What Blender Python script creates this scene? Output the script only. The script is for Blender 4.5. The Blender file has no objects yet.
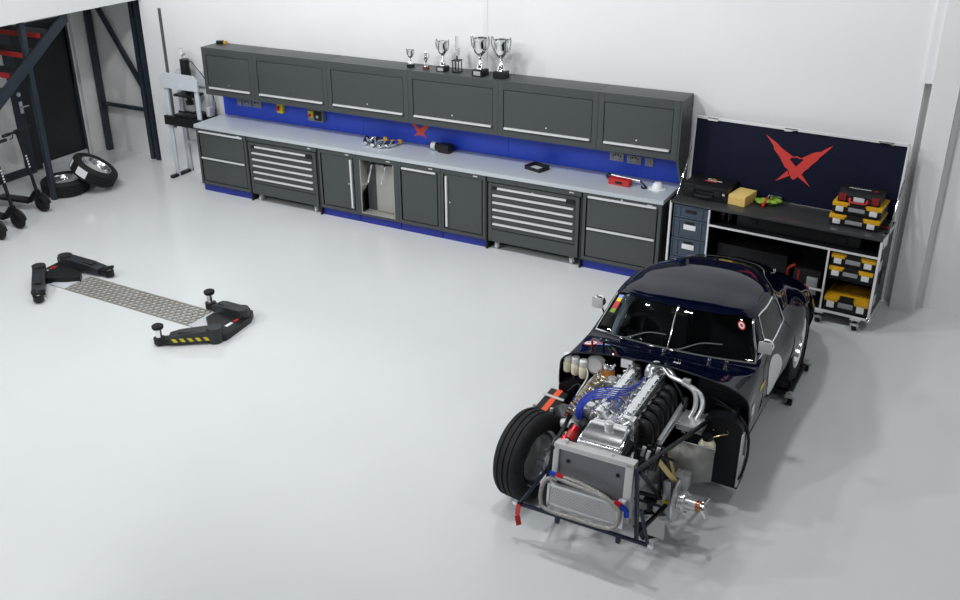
import bpy, bmesh, math, random
from mathutils import Vector, Matrix
random.seed(7)
SC = bpy.context.scene
COL = SC.collection
PI = math.pi
V = Vector

# ------------------------------------------------------------------ materials
def mat(name, col, rough=.5, metal=0., coat=0., spec=.5, noise=None, bump=None, emit=None, rvar=None):
    m = bpy.data.materials.new(name); m.use_nodes = True
    nt = m.node_tree; b = nt.nodes['Principled BSDF']
    b.inputs['Base Color'].default_value = (*col, 1); b.inputs['Roughness'].default_value = rough
    b.inputs['Metallic'].default_value = metal; b.inputs['Coat Weight'].default_value = coat
    b.inputs['Coat Roughness'].default_value = .03
    b.inputs['Specular IOR Level'].default_value = spec
    tc = nt.nodes.new('ShaderNodeTexCoord')
    def nz(scale, stretch=None):
        n = nt.nodes.new('ShaderNodeTexNoise'); n.inputs['Scale'].default_value = scale; n.inputs['Detail'].default_value = 4
        if stretch:
            mp = nt.nodes.new('ShaderNodeMapping'); mp.inputs['Scale'].default_value = stretch
            nt.links.new(tc.outputs['Object'], mp.inputs['Vector']); nt.links.new(mp.outputs['Vector'], n.inputs['Vector'])
        else: nt.links.new(tc.outputs['Object'], n.inputs['Vector'])
        return n
    if noise:                                  # (scale, other colour, stretch)
        n = nz(noise[0], noise[2] if len(noise) > 2 else None)
        r = nt.nodes.new('ShaderNodeValToRGB')
        r.color_ramp.elements[0].position = .3; r.color_ramp.elements[1].position = .7
        r.color_ramp.elements[0].color = (*col, 1); r.color_ramp.elements[1].color = (*noise[1], 1)
        nt.links.new(n.outputs['Fac'], r.inputs['Fac']); nt.links.new(r.outputs['Color'], b.inputs['Base Color'])
    if rvar:                                   # (scale, lo, hi)
        n = nz(rvar[0]); mr = nt.nodes.new('ShaderNodeMapRange')
        mr.inputs['From Min'].default_value = .35; mr.inputs['From Max'].default_value = .65
        mr.inputs['To Min'].default_value = rvar[1]; mr.inputs['To Max'].default_value = rvar[2]
        nt.links.new(n.outputs['Fac'], mr.inputs['Value']); nt.links.new(mr.outputs['Result'], b.inputs['Roughness'])
    if bump:
        n = nz(bump[0]); bp = nt.nodes.new('ShaderNodeBump'); bp.inputs['Strength'].default_value = bump[1]
        bp.inputs['Distance'].default_value = .01
        nt.links.new(n.outputs['Fac'], bp.inputs['Height']); nt.links.new(bp.outputs['Normal'], b.inputs['Normal'])
    if emit: b.inputs['Emission Color'].default_value = (*emit[0], 1); b.inputs['Emission Strength'].default_value = emit[1]
    return m

def glass(name, tint=(.8, .85, .85), alpha=.25):
    m = bpy.data.materials.new(name); m.use_nodes = True; nt = m.node_tree; nt.nodes.clear()
    o = nt.nodes.new('ShaderNodeOutputMaterial'); mix = nt.nodes.new('ShaderNodeMixShader')
    t = nt.nodes.new('ShaderNodeBsdfTransparent'); t.inputs[0].default_value = (*tint, 1)
    g = nt.nodes.new('ShaderNodeBsdfGlossy'); g.inputs['Roughness'].default_value = .01
    f = nt.nodes.new('ShaderNodeFresnel'); f.inputs['IOR'].default_value = 1.45
    nt.links.new(f.outputs[0], mix.inputs[0]); nt.links.new(t.outputs[0], mix.inputs[1]); nt.links.new(g.outputs[0], mix.inputs[2])
    nt.links.new(mix.outputs[0], o.inputs[0])
    return m

M = {}
M['floor'] = mat('epoxy_floor', (.69, .71, .718), .2, noise=(.45, (.645, .665, .675)), rvar=(1.3, .13, .24), spec=.45)
M['wall'] = mat('white_wall', (.80, .81, .815), .6, noise=(1.2, (.77, .785, .79)), bump=(40, .03))
M['wall2'] = mat('off_white_wall', (.77, .775, .765), .6, noise=(1.5, (.74, .745, .735)))
M['gapgrey'] = mat('grey_recess', (.78, .785, .78), .6)
M['slot'] = mat('dark_slot', (.10, .102, .10), .6)
M['cab'] = mat('grey_cabinet_enamel', (.052, .060, .060), .42, noise=(220, (.062, .071, .071)), bump=(160, .08))
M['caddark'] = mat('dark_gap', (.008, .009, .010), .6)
M['blue'] = mat('blue_enamel', (.024, .072, .62), .45, noise=(3, (.028, .080, .66)))
M['kick'] = mat('blue_plinth', (.012, .026, .27), .45, noise=(5, (.014, .03, .30)))
M['steel'] = mat('brushed_stainless', (.66, .71, .75), .38, .3, noise=(.6, (.58, .63, .67)))
M['handle'] = mat('satin_handle', (.78, .79, .80), .32, .25, noise=(20, (.74, .75, .76)))
M['plate'] = mat('socket_steel', (.26, .27, .29), .4, .3, noise=(30, (.3, .31, .33)))
M['alu'] = mat('aluminium', (.74, .75, .76), .28, .7, noise=(9, (.68, .69, .70)))
M['alud'] = mat('dull_aluminium', (.58, .58, .57), .42, .35, rvar=(9, .34, .52))
M['chrome'] = mat('chrome', (.86, .87, .88), .06, 1)
M['polish'] = mat('polished_alloy', (.82, .83, .85), .17, .92, noise=(5, (.76, .77, .79)))
M['cast'] = mat('cast_alloy', (.50, .51, .52), .36, .9, noise=(30, (.34, .35, .36)), bump=(60, .3))
M['white'] = mat('white_plastic', (.82, .83, .84), .4, noise=(8, (.78, .79, .80)))
M['grey'] = mat('mid_grey', (.25, .26, .27), .5, noise=(20, (.22, .23, .24)))
M['black'] = mat('black_plastic', (.008, .008, .009), .42, spec=.35, noise=(40, (.012, .012, .013)))
M['blackg'] = mat('black_gloss', (.008, .008, .009), .14, noise=(9, (.011, .011, .012)))
M['rubber'] = mat('rubber', (.009, .009, .010), .68, spec=.3, noise=(25, (.018, .018, .019)), bump=(80, .15))
M['navy'] = mat('navy_steel', (.017, .026, .037), .42, noise=(4, (.023, .032, .044)))
M['doorm'] = mat('dark_door', (.010, .013, .016), .5, noise=(5, (.013, .016, .019)))
M['red'] = mat('red_plastic', (.52, .022, .022), .38, noise=(12, (.46, .02, .02)))
M['redlogo'] = mat('red_vinyl', (.62, .045, .035), .5, noise=(30, (.57, .04, .032)))
M['orangelogo'] = mat('orange_vinyl', (.83, .10, .05), .5, noise=(30, (.78, .09, .045)))
M['orange'] = mat('orange_tape', (.85, .10, .025), .5, noise=(30, (.75, .09, .02)))
M['yellow'] = mat('yellow_plastic', (.62, .34, .010), .42, noise=(20, (.52, .28, .008)))
M['yelbright'] = mat('bright_yellow', (.82, .66, .02), .4, noise=(20, (.78, .6, .02)))
M['foam'] = mat('yellow_foam', (.78, .58, .20), .85, noise=(60, (.70, .50, .16)), bump=(120, .3))
M['crate'] = mat('blue_grey_crate', (.045, .068, .098), .45, noise=(10, (.052, .077, .11)))
M['bench'] = mat('worn_black_ply', (.035, .036, .038), .32, noise=(6, (.045, .046, .048)))
M['lidnavy'] = mat('navy_lid', (.0055, .007, .021), .6, spec=.15, noise=(30, (.007, .009, .026)))
M['paint'] = mat('dark_blue_paint', (.0011, .0023, .0115), .05, 0, 0, spec=.34, noise=(60, (.0014, .0028, .0135)))
M['carblack'] = mat('satin_black', (.005, .0055, .008), .38, spec=.28, noise=(20, (.008, .0085, .011)))
M['frameblue'] = mat('dark_blue_tube', (.006, .010, .030), .3, spec=.35, noise=(15, (.008, .013, .036)))
M['shield'] = mat('grey_alloy_sheet', (.33, .33, .31), .45, .35, noise=(4, (.28, .28, .265)))
M['darkgrey'] = mat('dark_grey_composite', (.035, .036, .038), .4, noise=(8, (.045, .046, .048)))
M['gold'] = mat('gold_passivate', (.62, .48, .22), .32, .9, noise=(25, (.5, .4, .2)))
M['brass'] = mat('brass', (.74, .70, .60), .2, .85, noise=(20, (.62, .52, .36)))
M['amberlid'] = mat('amber_lid', (.40, .20, .015), .3, noise=(28, (.10, .055, .012)))
M['liner'] = mat('dull_stainless', (.42, .41, .38), .4, .4, noise=(3, (.38, .37, .35)))
M['darkred'] = mat('dark_red', (.22, .012, .012), .45, noise=(20, (.18, .01, .01)))
M['bluehose'] = mat('blue_lead', (.02, .05, .42), .4, noise=(40, (.03, .07, .5)))
M['bluefit'] = mat('blue_anodised', (.015, .06, .50), .25, .7, noise=(40, (.02, .08, .55)))
M['redfit'] = mat('red_anodised', (.60, .015, .03), .25, .6, noise=(40, (.55, .012, .03)))
M['braid'] = mat('braided_hose', (.44, .42, .40), .42, .7, noise=(180, (.22, .21, .20)), bump=(200, .5))
M['cream'] = mat('cream_plastic', (.76, .73, .56), .45, noise=(20, (.7, .66, .48)))
M['amber'] = mat('amber_fluid', (.55, .20, .04), .3, noise=(20, (.5, .17, .03)))
M['rad'] = mat('radiator_core', (.13, .14, .15), .5, .5)
M['copper'] = mat('copper', (.55, .22, .11), .35, .9, noise=(30, (.5, .2, .1)))
M['glass'] = glass('windscreen_glass', (.50, .55, .56))
M['clear'] = glass('clear_acrylic', (.93, .95, .95))
M['green'] = mat('green_cloth', (.18, .33, .03), .8, noise=(40, (.25, .4, .05)))
M['pressgrey'] = mat('press_paint', (.60, .64, .68), .38, noise=(6, (.56, .60, .64)))
M['palegrey'] = mat('pale_grey', (.55, .57, .60), .45, noise=(10, (.5, .52, .55)))
M['trim'] = mat('seat_cloth', (.012, .012, .014), .8, noise=(50, (.02, .02, .022)))
M['paleblue'] = mat('pale_blue_pad', (.62, .68, .78), .6, noise=(20, (.56, .62, .72)))
M['hazard'] = mat('hazard_yellow', (.75, .62, .02), .5, noise=(30, (.65, .52, .02)))
M['wood'] = mat('brown_base', (.12, .035, .02), .35, noise=(20, (.16, .05, .03), (1, 1, 8)))
M['sky'] = mat('light_blue_vinyl', (.22, .30, .72), .5, noise=(30, (.3, .38, .75)))

M['rubberblack'] = mat('black_wrap', (.006, .006, .007), .38, spec=.35, noise=(30, (.010, .010, .011)), bump=(90, .15))
M['ceil'] = mat('dark_ceiling', (.10, .105, .11), .8, noise=(2, (.12, .125, .13)))
M['palemetal'] = mat('silver_pipe', (.74, .76, .78), .27, .6, noise=(9, (.68, .70, .72)))
def mesh_grid_mat():
    # louvred fins of the radiator core
    nt = M['rad'].node_tree; b = nt.nodes['Principled BSDF']
    tc = nt.nodes.new('ShaderNodeTexCoord'); w = nt.nodes.new('ShaderNodeTexWave'); w.bands_direction = 'DIAGONAL'
    w.inputs['Scale'].default_value = 45; r = nt.nodes.new('ShaderNodeValToRGB')
    r.color_ramp.elements[0].color = (.07, .075, .085, 1); r.color_ramp.elements[1].color = (.30, .31, .34, 1)
    nt.links.new(tc.outputs['Object'], w.inputs['Vector']); nt.links.new(w.outputs['Fac'], r.inputs['Fac']); nt.links.new(r.outputs['Color'], b.inputs['Base Color'])
mesh_grid_mat()

# ------------------------------------------------------------------ mesh helpers
class MB:
    def __init__(s): s.b = bmesh.new()
    def box(s, x0, x1, y0, y1, z0, z1, bev=0., rot=None, seg=2):
        r = bmesh.ops.create_cube(s.b, size=1)['verts']
        c = V(((x0+x1)/2, (y0+y1)/2, (z0+z1)/2)); d = (x1-x0, y1-y0, z1-z0)
        for v in r: v.co = V((v.co.x*d[0], v.co.y*d[1], v.co.z*d[2]))
        if bev:
            ed = list({e for v in r for e in v.link_edges})
            q = bmesh.ops.bevel(s.b, geom=ed, offset=bev, segments=seg, affect='EDGES', profile=.7)
            r = list({v for f in q['faces'] for v in f.verts} | {v for v in r if v.is_valid})
        for v in r:
            if rot: v.co = rot @ v.co
            v.co += c
        return s
    def obox(s, c, size, M3, bev=0.):           # oriented box: centre, size, 3x3 rotation
        h = [q/2 for q in size]
        n0 = set(s.b.verts)
        s.box(-h[0], h[0], -h[1], h[1], -h[2], h[2], bev)
        for v in s.b.verts:
            if v not in n0: v.co = M3 @ v.co + V(c)
        return s
    def bar(s, p, q, w, h=None, bev=0., up=(0, 0, 1)):
        p, q = V(p), V(q); d = q-p; L = d.length; z = d.normalized(); u = V(up)
        if abs(z.dot(u)) > .98: u = V((0, 1, 0))
        x = u.cross(z).normalized(); y = z.cross(x)
        return s.obox((p+q)/2, (w, h or w, L), Matrix((x, y, z)).transposed(), bev)
    def cyl(s, p, q, r, r2=None, seg=20, cap=True):
        p, q = V(p), V(q); r2 = r if r2 is None else r2
        z = (q-p).normalized(); a = V((1, 0, 0)) if abs(z.x) < .9 else V((0, 1, 0))
        x = a.cross(z).normalized(); y = z.cross(x)
        A = [s.b.verts.new(p+(x*math.cos(2*PI*i/seg)+y*math.sin(2*PI*i/seg))*r) for i in range(seg)]
        B = [s.b.verts.new(q+(x*math.cos(2*PI*i/seg)+y*math.sin(2*PI*i/seg))*r2) for i in range(seg)]
        for i in range(seg): s.b.faces.new((A[i], A[(i+1) % seg], B[(i+1) % seg], B[i]))
        if cap: s.b.faces.new(A[::-1]); s.b.faces.new(B)
        return s
    def tube(s, pts, r, seg=10, smooth=4, closed=False, radii=None):
        P = [V(p) for p in pts]
        if smooth and len(P) > 2:
            Q = []; n = len(P); rr = []
            for i in range(n if closed else n-1):
                a = P[(i-1) % n] if closed or i > 0 else P[0]*2-P[1]
                b, c = P[i], P[(i+1) % n]
                d = P[(i+2) % n] if closed or i < n-2 else P[-1]*2-P[-2]
                for k in range(smooth):
                    t = k/smooth
                    Q.append(.5*((2*b)+(c-a)*t+(2*a-5*b+4*c-d)*t*t+(3*b-a-3*c+d)*t**3))
                    if radii: rr.append(radii[i]*(1-t)+radii[(i+1) % n]*t)
            if not closed: Q.append(P[-1]); rr.append(radii[-1] if radii else r)
            P = Q; radii = rr if radii else None
        n = len(P); rings = []
        t0 = (P[1]-P[0]).normalized(); nrm = V((0, 0, 1)) if abs(t0.z) < .9 else V((1, 0, 0))
        for i in range(n):
            if closed: t = (P[(i+1) % n]-P[i-1]).normalized()
            else: t = (P[min(i+1, n-1)]-P[max(i-1, 0)]).normalized()
            nrm = (nrm-t*nrm.dot(t)).normalized(); bi = t.cross(nrm)
            R = radii[i] if radii else r
            rings.append([s.b.verts.new(P[i]+(nrm*math.cos(2*PI*k/seg)+bi*math.sin(2*PI*k/seg))*R) for k in range(seg)])
        for i in range(n if closed else n-1):
            A, B = rings[i], rings[(i+1) % n]
            for k in range(seg): s.b.faces.new((A[k], A[(k+1) % seg], B[(k+1) % seg], B[k]))
        if not closed: s.b.faces.new(rings[0][::-1]); s.b.faces.new(rings[-1])
        return s
    def lathe(s, prof, c=(0, 0, 0), axis=(0, 0, 1), seg=32, closed=False, a0=0, a1=2*PI):
        z = V(axis).normalized(); a = V((1, 0, 0)) if abs(z.x) < .9 else V((0, 1, 0))
        x = a.cross(z).normalized(); y = z.cross(x); c = V(c); full = abs(a1-a0-2*PI) < 1e-6
        n = seg if full else seg+1; rings = []
        for i in range(n):
            t = a0+(a1-a0)*i/seg; e = x*math.cos(t)+y*math.sin(t)
            rings.append([s.b.verts.new(c+e*r+z*h) for r, h in prof])
        m = len(prof)
        for i in range(seg):
            A, B = rings[i], rings[(i+1) % n]
            for k in range(m if closed else m-1):
                s.b.faces.new((A[k], B[k], B[(k+1) % m], A[(k+1) % m]))
        return s
    def prism(s, poly, axis, h0, h1):            # polygon (2-D) extruded along axis 'x','y' or 'z'
        def mk(p, h): return {'x': (h, p[0], p[1]), 'y': (p[0], h, p[1]), 'z': (p[0], p[1], h)}[axis]
        A = [s.b.verts.new(mk(p, h0)) for p in poly]; B = [s.b.verts.new(mk(p, h1)) for p in poly]
        n = len(poly)
        for i in range(n): s.b.faces.new((A[i], A[(i+1) % n], B[(i+1) % n], B[i]))
        s.b.faces.new(A[::-1]); s.b.faces.new(B)
        return s
    def sphere(s, c, r, sc=(1, 1, 1), seg=16):
        v = bmesh.ops.create_uvsphere(s.b, u_segments=seg, v_segments=max(6, seg//2), radius=r)['verts']
        for q in v: q.co = V((q.co.x*sc[0], q.co.y*sc[1], q.co.z*sc[2]))+V(c)
        return s
    def quad(s, *ps): s.b.faces.new([s.b.verts.new(p) for p in ps]); return s
    def xform(s, Mx):
        for v in s.b.verts: v.co = Mx @ v.co
        return s
    def build(s, name, m, parent=None, sharp=35, loc=None):
        bmesh.ops.remove_doubles(s.b, verts=s.b.verts, dist=1e-6)
        bmesh.ops.recalc_face_normals(s.b, faces=s.b.faces)
        me = bpy.data.meshes.new(name); s.b.to_mesh(me); s.b.free()
        for p in me.polygons: p.use_smooth = True
        me.set_sharp_from_angle(angle=math.radians(sharp))
        me.materials.append(M[m] if isinstance(m, str) else m)
        o = bpy.data.objects.new(name, me); COL.objects.link(o)
        if parent: o.parent = parent
        if loc: o.location = loc
        return o

def text(s, size, name, m, parent, loc, rot, ext=.0005, align='CENTER', shear=0):
    cu = bpy.data.curves.new(name, 'FONT'); cu.body = s; cu.size = size; cu.extrude = ext; cu.align_x = align; cu.align_y = 'CENTER'; cu.shear = shear
    cu.offset = size*.012
    t = bpy.data.objects.new(name+'_tmp', cu); COL.objects.link(t)
    dg = bpy.context.evaluated_depsgraph_get(); me = bpy.data.meshes.new_from_object(t.evaluated_get(dg))
    bpy.data.objects.remove(t); me.materials.clear(); me.materials.append(M[m])
    o = bpy.data.objects.new(name, me); COL.objects.link(o); o.parent = parent; o.location = loc; o.rotation_euler = rot
    return o

def tag(o, label=None, cat=None, group=None, kind=None):
    if label: o['label'] = label
    if cat: o['category'] = cat
    if group: o['group'] = group
    if kind: o['kind'] = kind
    return o
def thing(name, label, cat, loc=(0, 0, 0), rz=0, group=None):
    o = bpy.data.objects.new(name, None); COL.objects.link(o); o.empty_display_size = .1
    o.location = loc; o.rotation_euler = (0, 0, rz)
    return tag(o, label, cat, group)
def struct(o): o['kind'] = 'structure'; return o
def copy_tree(o, parent=None):
    c = o.copy(); COL.objects.link(c); c.parent = parent
    for ch in list(o.children): copy_tree(ch, c)
    return c

# ------------------------------------------------------------------ setting
WY = .56                                        # back wall plane
struct(MB().box(-6, 13, -12, 3, -.1, 0).build('floor', 'floor'))
struct(MB().box(-.72, 8.075, WY, WY+.2, 0, 6.2).build('wall_back', 'wall'))
struct(MB().box(8.395, 13, .64, .84, 0, 6.2).build('wall_right', 'wall2'))
struct(MB().box(8.075, 8.40, .66, .86, 0, 6.2).build('wall_recess', 'gapgrey'))
struct(MB().box(8.135, 8.345, .52, .66, 0, 6.2).build('trim_1', 'wall2'))        # boxed column beside the road case
struct(MB().box(8.065, 8.135, .535, .66, 2.1, 6.2).build('trim_2', 'wall'))
struct(MB().box(8.345, 8.395, .60, .70, 2.1, 6.2).build('trim_3', 'wall2'))
struct(MB().box(3.80, 3.86, WY-.006, WY+.01, 1.8, 6.2, .003).build('trim_4', 'wall'))   # joint cover on the wall
struct(MB().box(3.86, 13, WY+.0, WY+.01, 4.6, 6.2).build('trim_5', 'wall'))
# left pilaster with its slot
struct(MB().box(-1.36, -1.02, .62, .9, 0, 6.2).build('trim_6', 'wall'))
struct(MB().box(-1.02, -.96, .612, .9, .55, 2.14).build('trim_7', 'slot'))
struct(MB().box(-.96, -.72, .61, .9, 0, 6.2).build('trim_8', 'wall'))
struct(MB().box(-1.02, -.96, .62, .70, 2.14, 6.2).build('trim_9', 'wall'))
struct(MB().box(-1.02, -.96, .62, .70, 0, .55).build('trim_10', 'wall'))
# under the mezzanine
struct(MB().box(-2.8, -1.36, .80, 1.0, 0, 2.35).build('wall_alcove', 'wall2'))
b = MB()
b.box(-2.82, -2.62, -8, -.62, 0, 2.35); b.box(-2.82, -2.62, .40, 1.0, 0, 2.35); b.box(-2.82, -2.62, -.62, .40, 1.93, 2.35)
struct(b.build('wall_left', 'wall2'))
struct(MB().box(-2.62, -2.605, -8, -.66, 0, .11, .003).build('baseboard_left', 'navy'))
struct(MB().box(-2.62, -2.60, -.38, .40, 0, .09, .003).build('baseboard_door', 'palegrey'))
struct(MB().box(-2.80, -2.565, .46, .80, 0, 2.3, .01).build('trim_11', 'wall2'))      # boxed column in the corner
d = struct(MB().box(-2.70, -2.63, -.50, .38, .02, 1.92, .004).build('door_1', 'doorm'))
b = MB(); b.box(-2.66, -2.60, -.66, -.50, 0, 1.97, .004); b.box(-2.66, -2.60, .38, .42, 0, 1.97, .004); b.box(-2.66, -2.60, -.5, .38, 1.92, 1.97, .004)
b.build('door_frame', 'navy', d)
b = MB(); b.cyl((-2.60, -.56, 1.10), (-2.575, -.56, 1.10), .028); b.cyl((-2.60, -.55, .93), (-2.56, -.55, .93), .012); b.bar((-2.565, -.55, .93), (-2.565, -.45, .93), .016, .016, .004); b.box(-2.60, -2.59, -.575, -.525, .84, 1.0, .004)
b.build('door_handle', 'steel', d)
struct(MB().box(-4.5, -1.37, -8, .9, 2.30, 2.45).build('ceiling_mezzanine', 'wall2'))
# mezzanine front: white panelled upstand, its lower edge seen at top left
struct(MB().box(-1.37, -1.31, -8, .62, 2.235, 6.2).build('wall_mezzanine', 'wall'))

# steel framing in the alcove
t = thing('steel_frame', 'dark navy steel bracing frame with one diagonal standing in front of the alcove wall', 'steel frame', (-2.0, .72, 0))
def post(name, x, w): return MB().box(x-w/2, x+w/2, -.045, .045, 0, 2.3, .004).build(name, 'navy', t)
post('post', -.51, .062); post('post', .40, .07)
b = MB(); b.box(.475, .55, -.05, .04, 0, 2.3, .003); b.box(.495, .53, -.06, -.05, 0, 2.3, .002); b.build('post', 'navy', t)
MB().bar((-.42, 0, 2.26), (.40, 0, .98), .055, .055, .003, up=(0, 1, 0)).build('diagonal_brace', 'navy', t)
MB().bar((-.475, 0, .70), (.37, 0, .70), .05, .045, .003, up=(0, 1, 0)).build('horizontal_rail', 'navy', t)

# staircase under the mezzanine edge
t = thing('staircase', 'dark navy steel staircase with red nosings beneath the white mezzanine edge', 'staircase', (-1.45, -3.6, 0))
def stringer(x): return MB().prism([(0, 0), (.10, 0), (3.10, 2.12), (3.10, 2.22), (3.02, 2.22), (0, .09)], 'x', x, x+.035).build('stringer', 'navy', t)
stringer(0); stringer(-.95)
for i in range(11):
    z = .15+i*.188; y = .1+i*.262
    tr = MB().box(-.915, -.04, y, y+.27, z-.045, z, .004).build('tread', 'navy', t)
    MB().box(-.915, -.04, y-.022, y+.006, z-.05, z+.006, .004).build('nosing', 'red', tr)
for (x, y, r) in ((-.02, 2.46, .032), (-.02, 1.55, .032)):
    MB().box(x-r, x+r, y-r, y+r, 0, 2.23, .004).build('post', 'navy', t)
b = MB(); b.bar((.02, 1.60, 1.2), (.02, 2.05, 2.2), .03, .03, .003); b.build('handrail_strut', 'navy', t)

# ------------------------------------------------------------------ workbench
H = .879; D = .537; X = [0, .817, 1.912, 2.456, 3.019, 3.574, 4.131, 5.238, 6.056]
def handle_h(mb, x0, x1, y, z, hh=.020):
    mb.box(x0, x1, y-.020, y, z-hh/2, z+hh/2, .005); return mb
GB = 'base cabinets under the worktop'
def carcass(root, w, open_=None):
    b = MB(); zt = H-.045
    b.box(0, w, .03, D-.01, .10, zt) if not open_ else None
    b.box(.002, .035, 0, .03, .10, zt, .002); b.box(w-.035, w-.002, 0, .03, .10, zt, .002)
    b.box(.035, w-.035, 0, .03, zt-.055, zt, .002); b.box(.035, w-.035, 0, .03, .10, .14, .002)
    o = b.build('cabinet_body', 'cab', root)
    MB().box(w-.15, w-.10, -.003, .002, zt-.035, zt-.022, .001).build('badge', 'palegrey', root)
    return o
def plinth(root, w): MB().box(.005, w-.005, .035, .06, 0, .10, .002).build('plinth', 'kick', root)
def front(root, name, x0, x1, z0, z1, vert=None, lock=True):
    MB().box(x0-.006, x1+.006, .022, .031, z0-.006, z1+.006).build('shadow_gap', 'caddark', root)
    return MB().box(x0, x1, .004, .024, z0, z1, .003).build(name, 'cab', root)
def lockbit(parent, x, z, y=.004):
    MB().cyl((x, y+.002, z), (x, y-.006, z), .009, seg=12).build('lock', 'chrome', parent)
ztop = H-.105
def two_drawer(x, w, label):
    t = thing('drawer_cabinet', label, 'cabinet', (x, 0, 0), 0, GB); carcass(t, w); plinth(t, w)
    zm = .47
    for i, (z0, z1) in enumerate(((zm+.004, ztop+.03), (.15, zm-.004))):
        f = front(t, 'drawer', .05, w-.05, z0, z1)
        handle_h(MB(), .055, w-.055, .004, z1-.012).build('handle', 'handle', f)
        if i == 0: lockbit(f, w/2, z1+.0-.0+.008)
    return t
def door_cab(x, w, label, side=None, flap=False):
    t = thing('door_cabinet', label, 'cabinet', (x, 0, 0), 0, GB); carcass(t, w); plinth(t, w)
    f = front(t, 'door', .05, w-.05, .15, ztop)
    if flap: handle_h(MB(), .055, w-.06, .004, ztop-.012).build('handle', 'handle', f)
    else:
        hx = w-.075 if side > 0 else .075
        MB().box(hx-.012, hx+.012, -.018, .004, .17, ztop-.02, .005).build('handle', 'handle', f); lockbit(f, hx-.04*side, .46)
    return t
two_drawer(X[0], X[1]-X[0], 'grey two-drawer base cabinet at the end of the bench beside the hydraulic press')
door_cab(X[2], X[3]-X[2], 'grey base cabinet with tall handle on its right edge, left of the steel niche', 1)
# open niche cabinet
w = X[4]-X[3]
t = thing('hose_cabinet', 'open base cabinet with stainless lining and two chrome hose nozzles hanging inside', 'cabinet', (X[3], 0, 0), 0, GB)
b = MB(); zt = H-.045
b.box(0, .05, 0, D-.02, .10, zt, .002); b.box(w-.05, w, 0, D-.02, .10, zt, .002); b.box(.05, w-.05, 0, .3, zt-.06, zt, .002); b.box(.05, w-.05, 0, D-.02, .10, .13, .002)
b.box(.05, w-.05, .125, D-.02, .13, zt-.06)
b.build('cabinet_body', 'cab', t); plinth(t, w); MB().box(w-.15, w-.10, -.003, .002, zt-.035, zt-.022, .001).build('badge', 'palegrey', t)
b = MB(); b.box(.05, .062, -.006, .30, .13, zt-.06, .002); b.box(w-.062, w-.05, -.006, .30, .13, zt-.06, .002); b.box(.062, w-.062, -.006, .30, .13, .142, .002)
b.build('lining', 'liner', t)
MB().box(.20, w-.066, .10, .115, .15, zt-.12, .003).build('back_plate', 'liner', t)
MB().box(.064, w-.064, .06, .30, zt-.10, zt-.062, .004).build('reel_housing', 'black', t)
for x in (.19, .37):
    b = MB(); b.tube([(x, .05, zt-.09), (x-.01, .04, zt-.14), (x-.045, .03, zt-.29)], .010, 10, 4); b.cyl((x-.045, .03, zt-.29), (x-.055, .028, zt-.33), .014, .008)
    h = b.build('hose_nozzle', 'chrome', t); MB().cyl((x, .05, zt-.075), (x, .05, zt-.105), .022).build('hose_collar', 'black', h)
door_cab(X[4], X[5]-X[4], 'grey base cabinet with one horizontal handle along the top of its door', flap=True)
door_cab(X[5], X[6]-X[5], 'grey base cabinet with a tall handle on its left door edge', -1)
two_drawer(X[7], X[8]-X[7], 'grey two-drawer base cabinet at the end of the bench beside the road case')
# bays with mobile chests
def bay(x, w, label):
    t = thing('bench_rail', label, 'bench frame', (x, 0, 0), 0, 'top rails over the roller chests')
    zt = H-.045
    MB().box(.002, w-.002, 0, .03, zt-.06, zt, .002).build('rail', 'cab', t)
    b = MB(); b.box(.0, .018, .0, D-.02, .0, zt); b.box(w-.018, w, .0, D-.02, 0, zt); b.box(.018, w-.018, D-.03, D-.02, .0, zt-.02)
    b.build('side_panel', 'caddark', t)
    MB().box(w-.15, w-.10, -.003, .002, zt-.035, zt-.022, .001).build('badge', 'palegrey', t)
def chest(x, w, label):
    t = thing('roller_tool_chest', label, 'tool chest', (x, 0, 0), 0, 'roller tool chests under the bench')
    b = MB(); z0, z1 = .105, H-.115
    b.box(0, w, .02, D-.06, z0, z1, .004); b.box(0, .04, -.005, .02, z0, z1, .003); b.box(w-.04, w, -.005, .02, z0, z1, .003)
    b.box(.04, w-.04, -.005, .02, z1-.03, z1, .002); b.box(.04, w-.04, -.005, .02, z0, z0+.135, .002)
    b.build('chest_body', 'cab', t)
    n = 6; top = z1-.032; bot = z0+.14; hgt = (top-bot)/n
    for i in range(n):
        zz1 = top-i*hgt; zz0 = zz1-hgt+.005
        f = MB().box(.045, w-.045, -.002, .022, zz0, zz1, .002).build('drawer', 'cab', t)
        handle_h(MB(), .055 if i else .11, w-.06 if i else w-.14, -.002, zz1-.016, .021).build('handle', 'handle', f)
        if i == 0:
            lockbit(f, w/2, zz1-.0, -.006)
            MB().box(.05, .10, -.016, -.002, zz1-.035, zz1-.004, .003).build('latch', 'black', f); MB().box(w-.14, w-.05, -.018, -.002, zz1-.05, zz1-.004, .004).build('latch', 'black', f)
    for (cx, cy) in ((.08, .06), (w-.08, .06), (.08, D-.14), (w-.08, D-.14)):
        b = MB(); b.box(cx-.03, cx+.03, cy-.03, cy+.03, .092, .105, .002); b.box(cx-.022, cx-.017, cy-.02, cy+.025, .03, .092, .001); b.box(cx+.017, cx+.022, cy-.02, cy+.025, .03, .092, .001)
        b.cyl((cx-.024, cy, .036), (cx+.024, cy, .036), .008, seg=10)
        c = b.build('caster', 'alu', t); MB().cyl((cx-.014, cy, .036), (cx+.014, cy, .036), .036).build('caster_wheel', 'palegrey', c)
    return t
bay(X[1], X[2]-X[1], 'grey top rail spanning over the roller chest next to the left end cabinet')
bay(X[6], X[7]-X[6], 'grey top rail spanning over the roller chest beneath the black tray')
chest(X[1]+.035, X[2]-X[1]-.07, 'grey six-drawer roller tool chest beneath the yellow stop button')
chest(X[6]+.035, X[7]-X[6]-.07, 'grey six-drawer roller tool chest beneath the black tray')
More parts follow.
